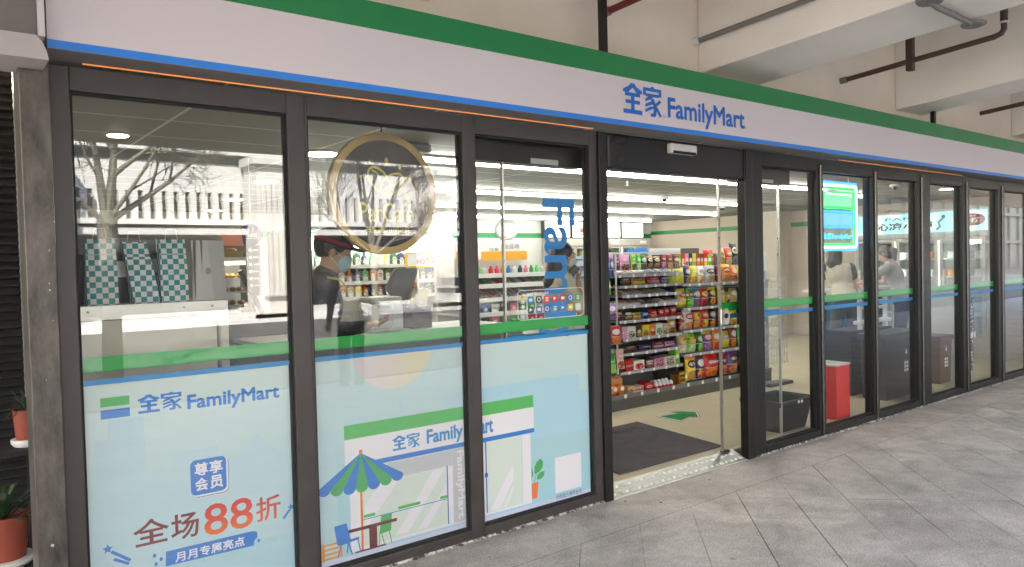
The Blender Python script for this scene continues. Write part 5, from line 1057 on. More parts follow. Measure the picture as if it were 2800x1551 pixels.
# freezer on the right
t = thing('ice_freezer', 'tall white freezer with a pale blue lit header and red discount oval', 'freezer', (12.6, 1.7, .05)); X0 = 12.6
build('cabinet', MB().box(X0+.02, 13.45, .88, .92, .05, 2.28).box(X0+.02, 13.45, 2.92, 2.96, .05, 2.28).box(13.40, 13.45, .92, 2.92, .05, 2.28).box(X0+.02, 13.40, .92, 2.92, .05, .30).box(X0+.02, 13.40, .92, 2.92, 1.86, 2.28), M_shopw, t)
def hdrm():
    m, t2, b = _new('freezer_header'); N, L = t2.nodes, t2.links; tc = N.new('ShaderNodeTexCoord'); n = N.new('ShaderNodeTexNoise'); n.inputs['Scale'].default_value = 2.6; n.inputs['Detail'].default_value = 1; L.new(tc.outputs['Object'], n.inputs['Vector']); r = N.new('ShaderNodeValToRGB'); e = r.color_ramp.elements; e[0].position = .44; e[0].color = c4(srgb(214, 240, 240)); e[1].position = .56; e[1].color = c4(srgb(150, 222, 232)); L.new(n.outputs['Fac'], r.inputs[0]); L.new(r.outputs[0], b.inputs['Base Color']); L.new(r.outputs[0], b.inputs['Emission Color']); b.inputs['Emission Strength'].default_value = .10; return m
build('lit_header', MB().box(X0, X0+.019, .90, 2.94, 1.935, 2.245), hdrm(), t); ly = Vector((0, -1, 0)); uz = Vector((0, 0, 1))
l = MB(); letters_on(l, 'FAMI', (X0-.003, 2.42, 2.145), ly, uz, .52, .05); letters_on(l, '沁凉小铺', (X0-.003, 2.60, 1.985), ly, uz, .92, .13, bold=.03); build('lettering', l, mat('ink_green', srgb(35, 62, 62), .5), t)
l = MB(); l.prism(ell(0, 0, .17, .095, 28), -.003, 0); l.v = [(X0-.004+v[1], 1.10-v[0], 2.10+v[2]) for v in l.v]; build('discount_oval', l, mat('oval_red', srgb(175, 35, 35), .5), t)
l = MB(); letters_on(l, '8折', (X0-.0085, 1.21, 2.055), ly, uz, .22, .075, bold=.03); letters_on(l, '尊享', (X0-.0085, 1.15, 2.145), ly, uz, .10, .03); build('discount_lettering', l, I_pure, t)
m = MB(); 
for q in ((.0, .0), (.05, .06), (.09, .10)): pass
stroke(m, [(0, 0), (.05, .05), (.03, .12), (.09, .17)], .035, -.002, 0); m.prism(ell(.10, .20, .03, .03, 12), -.002, 0); m.v = [(X0-.002+v[1], 1.62-v[0], 1.97+v[2]) for v in m.v]; build('figure_print', m, mat('fig_green', srgb(60, 140, 130), .5), t)
build('violet_mark', (lambda mm: (mm.prism(ell(0, 0, .05, .07, 16), -.002, 0), setattr(mm, 'v', [(X0-.002+v[1], 1.86-v[0], 2.09+v[2]) for v in mm.v]), mm)[2])(MB()), mat('violet', srgb(150, 60, 170), .5), t)
for q, y0 in enumerate((.93, 1.60, 2.27)):
    d_ = build('door', MB().box(X0-.01, X0+.019, y0, y0+.05, .32, 1.85).box(X0-.01, X0+.019, y0+.60, y0+.65, .32, 1.85).box(X0-.01, X0+.019, y0+.05, y0+.60, 1.80, 1.85).box(X0-.01, X0+.019, y0+.05, y0+.60, .32, .37), M_fr, t); build('pane', MB().box(X0+.0, X0+.006, y0+.0505, y0+.5995, .3705, 1.7995), M_frg, d_); build('handle', MB().box(X0-.05, X0-.0105, y0+.56, y0+.59, .9, 1.35), M_steel, d_, bevel=.004)
build('inner_lamp', MB().box(X0+.03, X0+.05, 1.58, 1.60, .4, 1.8).box(X0+.03, X0+.05, 2.25, 2.27, .4, 1.8), emis('freezer_lamp', (.9, 1, .95), 1.6), t)
for z in (.62, .92, 1.22, 1.50): build('shelf', MB().box(X0+.08, 13.38, .94, 2.90, z, z+.015), M_white, t)
for k in range(20):
    y = 1.0+(k % 10)*.19; z = (1.2355, 1.5155)[k//10]; c = (k*3+2) % 9
    tag(build('ice_box', MB().box(X0+.12, X0+.30, y, y+.13, z, z+.11), ink('bottle%d' % c, bc[c]), bevel=.006), '%s ice cream box, number %d on the %s freezer shelf' % (cn[c], k % 10+1, ('lower', 'upper')[k//10]), 'box', 'ice cream boxes in the freezer')
t = thing('bar_table', 'pale topped high table with dark legs where two people lean', 'table', (11.1, 2.2, .05)); build('top', MB().box(10.2, 12.1, 1.98, 2.5, 1.07, 1.11), M_shopw, t, bevel=.006)
for x in (10.3, 12.0): build('leg', MB().box(x-.03, x+.03, 2.2, 2.26, .0505, 1.0695), M_black, t)
build('modesty_panel', MB().box(10.4, 11.9, 2.35, 2.38, .35, 1.0), mat('blue_panel', srgb(70, 130, 165), .5), t); build('foot_rail', MB().tube([(10.3, 2.15, .30), (12.0, 2.15, .30)], .035, 10), M_grey, t)
# neon sign
ns = thing('neon_sign', 'glowing neon sign with nested blue, white and green rectangles', 'neon sign', (6.75, .05, 1.65))
build('backing', MB().box(6.36, 7.09, .075, .080, 1.65, 2.285), glass('neon_acrylic', (.8, .86, .86), .03), ns)
def frame_tube(name, x0, x1, z0, z1, r, m, y):
    c = .018; P = [(x0+c, y, z0), (x1-c, y, z0), (x1, y, z0+c), (x1, y, z1-c), (x1-c, y, z1), (x0+c, y, z1), (x0, y, z1-c), (x0, y, z0+c), (x0+c, y, z0)]; build(name, MB().tube(P, r, 8, cap=False), m, ns, smooth=True)
N_b = emis('neon_blue', (.01, .16, 1.0), .5); N_w = emis('neon_white', (.6, .95, 1.0), .35); N_g = emis('neon_green', (.005, .75, .12), .17); N_c = emis('neon_cyan', (.005, .36, 1.0), .17)
frame_tube('outer_tube', 6.375, 7.080, 1.655, 2.278, .010, N_b, .06); frame_tube('white_tube', 6.395, 7.058, 1.680, 2.252, .011, N_w, .055); frame_tube('green_tube', 6.425, 7.030, 1.708, 2.226, .010, N_g, .058)
frame_tube('green_window', 6.445, 7.005, 2.045, 2.185, .011, N_g, .06); frame_tube('blue_window', 6.445, 7.005, 1.865, 2.010, .011, N_c, .06)
build('green_panel', MB().box(6.46, 6.99, .068, .070, 2.06, 2.17), emis('neon_green_panel', (.16, .62, .36), .11), ns); build('blue_panel', MB().box(6.46, 6.99, .068, .070, 1.88, 1.995), emis('neon_blue_panel', (.12, .42, .85), .13), ns)
l = MB(); letters(l, '全家FamilyMart', 6.44, 7.005, 1.745, 1.815, .056, bold=.02); build('neon_lettering', l, emis('neon_text', (.01, .55, 1.0), .22), ns)
for x in (6.5, 6.95): build('hang_wire', MB().tube([(x, .07, 2.285), (x, .07, CZ)], .0015, 5), M_steel, ns)
t = thing('wire_rack', 'pale wire grid rack at the end of the snack shelves', 'rack', (8.1, 1.6, .05)); g = MB()
for k in range(9): g.tube([(7.92+k*.055, 1.62, .3), (7.92+k*.055, 1.62, 1.36)], .004, 5)
for k in range(12): g.tube([(7.90, 1.625, .32+k*.09), (8.38, 1.625, .32+k*.09)], .004, 5)
build('grid', g, M_shelf, t); build('foot', MB().box(7.9, 8.38, 1.55, 1.70, .0505, .09), M_shelfd, t)
# ================================================================ snack shelves facing the door
rb_ = random.Random(21)
def pillow(mb, x0, x1, y, z0, z1, dp, lean=0.0, yaw=0.0, nx=8, nz_=11):
    """crimped pillow bag standing with its front towards -y"""
    w_, h = x1-x0, z1-z0; ph = [rb_.uniform(0, 6.28) for _ in range(4)]; cx_ = (x0+x1)/2; k0 = len(mb.v); cy_, sy_ = math.cos(yaw), math.sin(yaw)
    for side in (-1, 1):
        for j in range(nz_+1):
            v = j/nz_
            for i in range(nx+1):
                u = i/nx; a = max(0, math.sin(math.pi*u))**.55; c = max(0, math.sin(math.pi*min(max((v-.05)/.90, 0), 1)))**.5
                th_ = dp*.5*a*c*(1+.16*math.sin(9*u+ph[0])*math.sin(7*v+ph[1]))+.0008; pin = 1-.06*c*(1-a)
                lx = (u-.5)*w_*(1-.05*math.sin(math.pi*v))*pin; ly_ = side*th_+lean*v*h; zz = z0+v*h+(.004*math.sin(u*11+ph[2]) if 0 < v < 1 else (.002*(-1)**i))
                mb.v.append((cx_+lx*cy_-ly_*sy_, y+dp*.5+lx*sy_+ly_*cy_, zz))
    n = (nx+1)*(nz_+1)
    for j in range(nz_):
        for i in range(nx):
            a = k0+j*(nx+1)+i; mb.f.append((a, a+1, a+nx+2, a+nx+1)); mb.f.append((n+a, n+a+nx+1, n+a+nx+2, n+a+1))
    for j in range(nz_):
        for i in (0, nx):
            a = k0+j*(nx+1)+i; q = (a, a+nx+1, n+a+nx+1, n+a); mb.f.append(q if i == 0 else q[::-1])
    for i in range(nx):
        for j in (0, nz_):
            a = k0+j*(nx+1)+i; q = (a, n+a, n+a+1, a+1); mb.f.append(q if j == 0 else q[::-1])
    return mb
ORD = ['first', 'second', 'third', 'fourth', 'fifth', 'sixth', 'seventh', 'eighth', 'ninth', 'tenth', 'eleventh', 'twelfth', 'thirteenth', 'fourteenth', 'fifteenth', 'sixteenth']
def product(kind, cat, x0, x1, y, z0, z1, dp, m, label, group, text=None, tcol=None, lean=0.0, yaw=0.0, tz=.66, th_=.12):
    g = MB()
    if kind == 'bag': pillow(g, x0, x1, y, z0, z1, dp, lean, yaw); o = build(cat, g, m, smooth=True)
    else: g.box(x0, x1, y, y+dp, z0, z1); o = build(cat, g, m, bevel=.002)
    o.location = (0, 0, 0); tag(o, label, cat.replace('_', ' '), group)
    if text:
        l = MB(); w_ = (x1-x0)*.78; xc = (x0+x1)/2; h = z1-z0
        letters(l, text, xc-w_/2, xc+w_/2, z0+h*(tz-th_/2), z0+h*(tz+th_/2), y-.0015-(.004 if kind == 'bag' else 0), bold=.02); q = build('lettering', l, ink('pt_'+tcol, C_[tcol])); q.parent = o
    return o
gd = thing('snack_gondola', 'long dark based snack shelf unit facing the door', 'shelf unit', (6.8, 2.0, .05))
build('back_panel', MB().box(5.34, 8.38, 2.30, 2.34, .05, 1.665), mat('gondola_back', (.12, .115, .11), .6), gd)
build('kick_plate', MB().box(5.30, 5.80, 1.852, 1.875, .05, .185).box(5.803, 7.035, 1.852, 1.875, .05, .185).box(7.038, 8.38, 1.852, 1.875, .05, .185), M_shelfd, gd); build('base', MB().box(5.30, 8.38, 1.8755, 2.2995, .05, .19), M_shelfd, gd)
build('deck_rail', MB().box(5.30, 8.38, 1.845, 1.8515, .168, .215), mat('rail_dark', (.16, .155, .15), .45), gd)
build('upright', MB().box(6.672, 6.690, 1.96, 2.2995, .191, 1.66), M_shelfd, gd); build('upright', MB().box(8.36, 8.38, 1.88, 2.2995, .191, 1.66), M_shelf, gd); build('upright', MB().box(5.34, 5.36, 1.95, 2.2995, .191, 1.66), M_shelf, gd)
LZ = [1.455, 1.34, 1.24, 1.13, .975, .785, .632, .440]; RZ = [1.325, 1.053, .80, .530]
tg0 = None
def shelf(x0, x1, z, yf, yb, n):
    global tg0
    s = build('shelf', MB().box(x0, x1, yf+.004, yb, z-.022, z-.004), mat('shelf_mid', (.22, .215, .22), .45), gd); build('price_rail', MB().box(x0, x1, yf-.006, yf+.0035, z-.026, z+.002), mat('rail_lilac', (.40, .39, .42), .45), s)
    for k in range(n):
        x = x0+(k+.5)*(x1-x0)/n+rb_.uniform(-.03, .03)
        t = build('price_tag', MB().box(x-.017, x+.017, yf-.0085, yf-.0065, z-.030, z+.002), M_tag, s)
for k, z in enumerate(LZ): shelf(5.62+.05*(k % 3), 6.668, z, 1.86, 2.299, 6 if k < 7 else 5)
for z in RZ: shelf(6.694, 8.358, z, 1.86, 2.299, 8)
shelf(6.694, 8.358, 1.515, 1.985, 2.299, 4)
for k in range(11): build('price_tag', MB().box(5.45+k*.255, 5.487+k*.255, 1.842, 1.8445, .172, .210), M_tag, gd)
build('hook_rail', MB().box(5.40, 6.668, 1.86, 1.885, 1.672, 1.690), M_shelf, gd); build('mesh_shelf', MB().box(6.80, 8.36, 1.88, 1.884, 1.262, 1.266).box(6.80, 8.36, 1.88, 1.884, 1.285, 1.289), M_shelf, gd)
tag(build('header_card', MB().prism([(6.27, 1.69), (6.39, 1.69), (6.375, 1.73), (6.33, 1.748), (6.29, 1.73)], 2.30, 2.306), I_blue), 'small blue rounded header card above the hook row', 'card', 'header cards on the snack shelf'); tag(build('header_card', MB().prism([(6.40, 1.69)]+[(6.52+.12*math.cos(a), 1.70+.045*math.sin(a)) for a in [math.pi-i*math.pi/10 for i in range(11)]]+[(6.64, 1.69)], 2.31, 2.316), I_blue), 'wide blue arched header card above the hook row', 'card', 'header cards on the snack shelf')
build('top_panel', MB().box(6.63, 7.19, 2.285, 2.299, 1.60, 1.738), M_shelf, gd); build('top_panel', MB().box(7.193, 7.535, 2.285, 2.299, 1.60, 1.735), M_shelfd, gd)
G1, G2, G3 = 'crisp bags on the snack shelf', 'boxes on the snack shelf', 'hanging bags on the snack shelf'
def rowp(phr, z, y, items, dp=.09):
    for k, it in enumerate(items):
        x0, x1, zt, base, logo, pic = it[:6]; o = it[6] if len(it) > 6 else {}
        kd = o.get('k', 'bag'); cat = o.get('c', 'crisp_bag' if kd == 'bag' else 'snack_box')
        product(kd, cat, x0, x1, o.get('y', y), o.get('z', z)+.0012, zt, o.get('d', dp if kd == 'bag' else .07), printed(base, logo, pic, o.get('band'), o.get('txt', 'white'), 0 if kd == 'bag' else 1),
                '%s %s, %s from the left in the %s' % (nm(base), cat.replace('_', ' '), ORD[k], phr), G1 if kd == 'bag' else G2, o.get('t'), o.get('tc', 'white'), lean=o.get('l', .08 if kd == 'bag' else 0), tz=o.get('tz', .66 if kd == 'bag' else .7), th_=o.get('th', .12))
B = dict(k='box', d=.05)
rowp('canister row above the crisps', 1.516, 2.0, [(6.715, 6.780, 1.667, 'red', 'yellow', 'orange', B), (6.785, 6.848, 1.667, 'green', 'yellow', 'white', B), (6.853, 6.916, 1.669, 'red', 'orange', 'white', B), (6.920, 6.984, 1.668, 'pink', 'yellow', 'red', B), (6.988, 7.051, 1.667, 'black', 'yellow', 'green', B), (7.056, 7.119, 1.667, 'yg', 'beige', 'gold', B), (7.124, 7.198, 1.666, 'redbrown', 'beige', 'orange', B), (7.202, 7.256, 1.665, 'brown', 'beige', 'orange', B), (7.26, 7.335, 1.659, 'red', 'white', 'yellow', B), (7.34, 7.405, 1.658, 'lime', 'white', 'green', B)])
rowp('tall top row of crisps', 1.516, 2.07, [(7.41, 7.60, 1.715, 'red', 'crimson', 'orange'), (7.60, 7.715, 1.730, 'beige', 'tan', 'gold', dict(txt='black', y=2.0)), (7.72, 7.87, 1.733, 'red', 'gold', 'beige', dict(y=2.0)), (7.88, 8.02, 1.792, 'black', 'white', 'grey', dict(y=2.03, txt='black'))])
rowp('highest crisp shelf', RZ[0], 1.89, [(6.553, 6.62, 1.511, 'yg', 'white', 'lime', dict(l=.2)), (6.622, 6.815, 1.511, 'yg', 'yg', 'yellow', dict(t='じゃがりこ', tc='dgreen', txt='yg', th=.13)), (6.82, 6.92, 1.529, 'navy', 'silver', 'gold'), (6.925, 7.045, 1.526, 'yellow', 'yg', 'gold'), (7.05, 7.17, 1.524, 'white', 'silver', 'orange', dict(txt='grey')), (7.175, 7.38, 1.524, 'silver', 'dark', 'gold'), (7.40, 7.49, 1.520, 'maroon', 'brown', 'redbrown'), (7.495, 7.675, 1.536, 'orange', 'crimson', 'gold', dict(band='yellow')), (7.68, 7.80, 1.514, 'orange', 'white', 'red'), (7.82, 8.0, 1.50, 'yellow', 'red', 'gold'), (8.02, 8.2, 1.51, 'green', 'yellow', 'white')])
rowp('second crisp shelf', RZ[1], 1.89, [(6.70, 6.848, 1.272, 'yellow', 'red', 'yellow', dict(d=.12, t='乐事')), (6.852, 6.968, 1.272, 'green', 'red', 'lime', dict(t='乐事')), (6.972, 7.09, 1.278, 'blue', 'yellow', 'redbrown'), (7.094, 7.25, 1.270, 'red', 'yellow', 'maroon', dict(t='乐事', tc='crimson')), (7.255, 7.385, 1.278, 'black', 'yellow', 'orange', dict(band='yellow')), (7.42, 7.56, 1.286, 'yellow', 'gold', 'yg'), (7.565, 7.65, 1.20, 'tan', 'yellow', 'brown'), (7.655, 7.80, 1.241, 'tan', 'white', 'gold'), (7.85, 8.05, 1.25, 'red', 'white', 'orange')])
rowp('third crisp shelf', RZ[2], 1.89, [(6.70, 6.79, 1.002, 'crimson', 'red', 'beige'), (6.795, 6.960, 1.025, 'white', 'crimson', 'orange', dict(d=.12)), (6.965, 7.100, 1.028, 'orange', 'yellow', 'gold', dict(band='crimson', txt='black')), (7.104, 7.24, 1.029, 'red', 'orange', 'yellow'), (7.245, 7.38, 1.021, 'black', 'silver', 'orange'), (7.43, 7.55, .98, 'redbrown', 'beige', 'maroon'), (7.555, 7.655, .966, 'blue', 'white', 'silver'), (7.66, 7.79, .973, 'yellow', 'crimson', 'orange'), (7.85, 8.0, .98, 'green', 'white', 'lime')])
rowp('fourth crisp shelf', RZ[3], 1.89, [(6.70, 6.858, .759, 'beige', 'yellow', 'white', dict(d=.12, t='乐事', tc='red', tz=.74)), (6.862, 7.010, .755, 'lime', 'yellow', 'white', dict(d=.12, t='乐事', tc='red', tz=.74)), (7.014, 7.12, .755, 'dgreen', 'mint', 'lime'), (7.124, 7.305, .770, 'purple', 'pink', 'lilac', dict(band='yellow')), (7.31, 7.46, .763, 'orange', 'white', 'red'), (7.465, 7.64, .737, 'yellow', 'silver', 'yg', dict(d=.11)), (7.645, 7.775, .774, 'redbrown', 'white', 'orange'), (7.80, 8.0, .76, 'green', 'yellow', 'yg')])
rowp('bottom deck of the crisp bay', .215, 1.88, [(6.785, 6.975, .505, 'yellow', 'black', 'gold', dict(band='orange', l=.03)), (6.98, 7.125, .500, 'navy', 'white', 'orange', dict(band='black', l=.03)), (7.13, 7.405, .489, 'red', 'red', 'orange', dict(d=.13, t='玉米片', l=.03)), (7.41, 7.56, .476, 'crimson', 'black', 'orange', dict(l=.03)), (7.565, 7.775, .489, 'purple', 'dark', 'orange', dict(l=.03)), (7.83, 8.05, .48, 'orange', 'white', 'yellow', dict(l=.03))])
# left bay
rowp('hook row of sweets', 1.50, 1.80, [(5.458, 5.565, 1.670, 'pink', 'lilac', 'maroon', dict(c='hanging_bag', d=.03, z=1.514)), (5.57, 5.65, 1.638, 'mag', 'maroon', 'dark', dict(c='hanging_bag', d=.03)), (5.655, 5.812, 1.668, 'pink', 'pink', 'brown', dict(c='hanging_bag', d=.04)), (5.816, 5.90, 1.672, 'lime', 'green', 'brown', dict(c='hanging_bag', d=.03)), (5.904, 5.972, 1.665, 'green', 'lime', 'white', dict(c='hanging_bag', d=.03)), (5.976, 6.07, 1.658, 'dgreen', 'white', 'brown', dict(c='hanging_bag', d=.04)), (6.074, 6.165, 1.644, 'black', 'white', 'gold', dict(c='hanging_bag', z=1.526, band='gold', txt='black', d=.05)), (6.169, 6.283, 1.642, 'black', 'white', 'gold', dict(c='hanging_bag', z=1.527, band='gold', txt='black', d=.05)), (6.287, 6.378, 1.661, 'maroon', 'crimson', 'pink', dict(c='hanging_bag', z=1.514, d=.03)), (6.382, 6.489, 1.659, 'redbrown', 'brown', 'beige', dict(c='hanging_bag', d=.03)), (6.495, 6.60, 1.65, 'brown', 'beige', 'tan', dict(c='hanging_bag', d=.03))])
rowp('left end clip strip', 1.43, 1.72, [(5.374, 5.428, 1.633, 'blue', 'white', 'navy', dict(c='hanging_bag', d=.03)), (5.435, 5.480, 1.632, 'blue', 'white', 'navy', dict(c='hanging_bag', d=.03)), (5.373, 5.434, 1.40, 'lime', 'yg', 'green', dict(c='hanging_bag', d=.03, z=1.265)), (5.380, 5.513, 1.177, 'lilac', 'white', 'purple', dict(c='hanging_bag', d=.03, z=1.012)), (5.333, 5.410, .958, 'crimson', 'white', 'orange', dict(c='hanging_bag', d=.03, z=.765)), (5.416, 5.568, .951, 'red', 'white', 'orange', dict(c='hanging_bag', d=.03, z=.759)), (5.375, 5.486, .715, 'mint', 'green', 'lime', dict(c='hanging_bag', d=.03, z=.474, txt='dark', t='8SK', tc='dark', tz=.8)), (5.490, 5.608, .706, 'beige', 'pink', 'redbrown', dict(c='hanging_bag', d=.03, z=.503))])
build('clip_strip', MB().box(5.40, 5.44, 1.765, 1.772, .45, 1.69), M_shelf, gd); build('clip_strip', MB().box(5.53, 5.55, 1.765, 1.772, .45, 1.69), M_shelf, gd)
FL = dict(c='sweet_bag', l=.25, d=.045)
rowp('second candy shelf', LZ[1], 1.93, [(5.80, 5.955, 1.434, 'dark', 'grey', 'brown', FL), (5.96, 6.20, 1.428, 'gold', 'brown', 'yellow', FL), (6.205, 6.43, 1.428, 'red', 'crimson', 'pink', FL), (6.435, 6.58, 1.423, 'black', 'silver', 'lilac', FL)])
rowp('fifth candy shelf', LZ[4], 1.90, [(5.70, 5.80, 1.089, 'black', 'gold', 'brown', FL), (5.805, 5.945, 1.074, 'black', 'white', 'gold', dict(c='sweet_bag', l=.25, d=.045, t='m&m\'s', tc='white')), (5.95, 6.085, 1.045, 'yellow', 'brown', 'gold', dict(c='sweet_bag', l=.3, d=.045, t='m&m\'s', tc='brown')), (6.09, 6.20, 1.045, 'blue', 'white', 'navy', dict(c='sweet_bag', l=.3, d=.045, t='m&m\'s', tc='white')), (6.205, 6.345, 1.06, 'crimson', 'red', 'orange', FL), (6.35, 6.435, 1.06, 'red', 'white', 'crimson', dict(c='sweet_bag', l=.1, d=.04, txt='red')), (6.44, 6.53, 1.071, 'red', 'white', 'crimson', dict(c='sweet_bag', l=.1, d=.04, txt='red')), (6.55, 6.65, 1.072, 'red', 'white', 'crimson', dict(c='sweet_bag', l=.1, d=.04, txt='red'))])
BX = dict(k='box', c='chocolate_box', d=.16)
rowp('sixth candy shelf', LZ[5], 1.885, [(5.740, 5.775, .910, 'pink', 'pink', 'pink', BX), (5.778, 5.812, .912, 'pink', 'pink', 'pink', BX), (5.815, 5.945, .907, 'white', 'white', 'brown', dict(BX, txt='dark')), (5.955, 6.040, .907, 'black', 'gold', 'gold', BX), (6.050, 6.158, .907, 'yellow', 'yg', 'brown', dict(BX, txt='brown')), (6.164, 6.258, .912, 'orange', 'orange', 'brown', BX), (6.266, 6.374, .908, 'white', 'mint', 'dgreen', dict(BX, txt='dgreen')), (6.380, 6.470, .905, 'beige', 'white', 'brown', dict(BX, txt='brown')), (6.490, 6.630, .952, 'gold', 'beige', 'brown', dict(c='sweet_bag', d=.05))])
rowp('seventh candy shelf', LZ[6], 1.93, [(5.80, 6.05, .705, 'dark', 'maroon', 'brown', FL), (6.06, 6.27, .685, 'navy', 'dark', 'purple', FL), (6.275, 6.48, .706, 'maroon', 'dark', 'pink', FL), (6.485, 6.66, .690, 'pink', 'maroon', 'lilac', FL)])
rowp('eighth candy shelf', LZ[7], 1.885, [(5.784, 5.81, .552, 'red', 'crimson', 'red', BX), (5.813, 5.84, .553, 'red', 'crimson', 'red', BX), (5.843, 5.87, .553, 'red', 'crimson', 'red', BX), (5.873, 5.90, .554, 'red', 'crimson', 'red', BX), (5.908, 6.070, .540, 'white', 'red', 'crimson', dict(BX, txt='red')), (6.082, 6.229, .535, 'black', 'crimson', 'redbrown', dict(BX, t='ALMOND', tz=.75, th=.26)), (6.233, 6.400, .532, 'pink', 'maroon', 'brown', dict(BX, t='MACADAMIA', tc='crimson', tz=.80, th=.26)), (6.404, 6.575, .535, 'white', 'brown', 'brown', dict(BX, t='MACADAMIA', tc='dark', tz=.80, th=.26)), (6.58, 6.65, .596, 'lime', 'white', 'green', dict(BX, d=.10))])
# trays of small bars on the stepped upper shelves
TG = 'small bars in the candy trays'
def tray(lab, z, x0, x1, cols, n, h):
    t = thing('candy_tray', lab, 'tray', (x0, 1.9, z), 'clear trays on the candy shelves'); build('lip', MB().box(x0, x1, 1.872, 1.8735, z+.001, z+h*.5), glass('tray_clear', (.92, .92, .92), .08), t)
    build('divider', MB().box(x0, x0+.003, 1.874, 2.1, z+.001, z+h*.6), glass('tray_clear', (.92, .92, .92), .08), t)
    for k in range(n):
        a = x0+.006+(x1-x0-.012)*k/n; b = a+(x1-x0-.012)/n*.86; c = cols[k % len(cols)]; g = MB().obox(((a+b)/2, 1.95, z+h*.40), (1, 0, 0), Vector((0, 1, .25)).normalized(), Vector((0, -.25, 1)).normalized(), (b-a)/2, .07, h*.20)
        tag(build('candy_bar', g, printed(c, 'white' if c != 'white' else 'red', 'silver', None, 'dark', 1), bevel=.002), '%s bar, %s from left in the %s' % (nm(c), ORD[k], lab.split(' with')[0].replace('clear ', '')), 'candy bar', TG)
tray('clear left tray on the highest candy shelf with pale bars', LZ[0], 5.66, 6.10, ['pink', 'red', 'white', 'silver', 'dgreen'], 9, .055); tray('clear right tray on the highest candy shelf with striped bars', LZ[0], 6.11, 6.66, ['white', 'grey', 'blue', 'silver', 'dark'], 10, .055)
tray('clear left tray on the third candy shelf with wafer bars', LZ[2], 5.74, 6.20, ['orange', 'white', 'beige', 'redbrown', 'gold'], 10, .06); tray('clear right tray on the third candy shelf with foil bars', LZ[2], 6.21, 6.50, ['silver', 'white', 'gold', 'yellow'], 6, .05)
tray('clear left tray on the fourth candy shelf with gum packs', LZ[3], 5.62, 6.10, ['white', 'grey', 'beige', 'silver', 'orange'], 10, .055); tray('clear right tray on the fourth candy shelf with chocolate bars', LZ[3], 6.11, 6.66, ['white', 'navy', 'gold', 'lilac', 'beige'], 9, .055)
# bottom deck of the candy bay
for k, x in enumerate((5.63, 5.735)):
    t = thing('face_pouch', 'round orange pouch with a pale oval, %s of two on the bottom deck' % ('left', 'right')[k], 'pouch', (x, 1.9, .19), 'orange pouches on the bottom deck'); build('pouch', MB().ball((x, 1.93, .255), (.055, .03, .060), 16, 10), mat('pouch_orange', srgb(230, 130, 50), .35), t, smooth=True); build('oval', MB().prism(ell(x, .268, .026, .022, 16), 1.893, 1.899), I_pure, t)
tag(build('sweet_bag', pillow(MB(), 5.54, 5.60, 1.9, .19, .30, .03), printed('white', 'blue', 'grey'), smooth=True), 'white sweet bag at the left end of the bottom deck', 'sweet bag')
t = thing('stick_carton', 'open tan carton filled with wrapped sticks on the bottom deck', 'carton', (5.75, 2.0, .19)); build('carton', MB().prism([(5.67, .27), (5.82, .265), (5.84, .35), (5.66, .372)], 1.99, 2.12), mat('carton_tan', srgb(215, 150, 90), .6), t)
for k in range(9): build('stick', MB().box(5.675+k*.017, 5.688+k*.017, 2.0, 2.015, .34, .385+.01*(k % 3)), printed('beige', 'red', 'white', None, 'dark', 1), t)
t = thing('stick_box', 'tan display box with a row of striped sticks on the bottom deck', 'box', (5.92, 1.9, .19)); build('box', MB().box(5.81, 5.90, 1.885, 2.0, .1905, .275), printed('beige', 'orange', 'redbrown', None, 'dark', 1), t)
for k in range(11): build('stick', MB().box(5.905+k*.014, 5.916+k*.014, 1.89, 2.0, .1905, .262-.002*(k % 2)), printed(('beige', 'white', 'pink')[k % 3], 'red', 'white', None, 'dark', 1), t)
product('box', 'sweet_box', 6.08, 6.21, 1.885, .1912, .285, .12, printed('red', 'white', 'crimson', None, 'red', 1), 'red sweet box left of the white candy eggs', G2)
for k in range(10):
    x = 6.26+(k % 5)*.062; y = 1.90+(k//5)*.065; z = .2355+(k//5)*.014; t = thing('candy_egg', 'white candy egg in red foil cup, %s row, %s from the left' % (('front', 'back')[k//5], ORD[k % 5]), 'candy egg', (x, y, .19), 'candy eggs on the bottom deck')
    build('egg', MB().ball((x, y, z), (.026, .026, .036), 12, 9), I_pure, t, smooth=True); build('cup', MB().lathe([(.012, 0), (.024, .012), (.0275, .034)], (x, y, z-.040), 12), mat('foil_red' if k % 3 else 'foil_pink', srgb(210, 40, 60) if k % 3 else srgb(225, 60, 130), .3), t, smooth=True)
t = thing('gold_chocolates', 'clear box of round gold wrapped chocolates beside the crisp bay', 'box', (6.8, 1.9, .19)); build('card', MB().box(6.62, 6.668, 1.885, 2.0, .1905, .304), mat('card_gold', srgb(170, 120, 60), .4, metal=.3), t)
for k in range(9): build('chocolate', MB().ball((6.70+(k % 3)*.028, 1.905+.01*(k//3), .215+(k//3)*.05), (.022, .022, .022), 10, 7), mat('foil_gold', srgb(205, 160, 70), .3, metal=.6, var=.2, scale=60), t, smooth=True)
build('label', MB().prism(ell(6.75, .285, .020, .024, 14), 1.876, 1.88), I_pure, t)
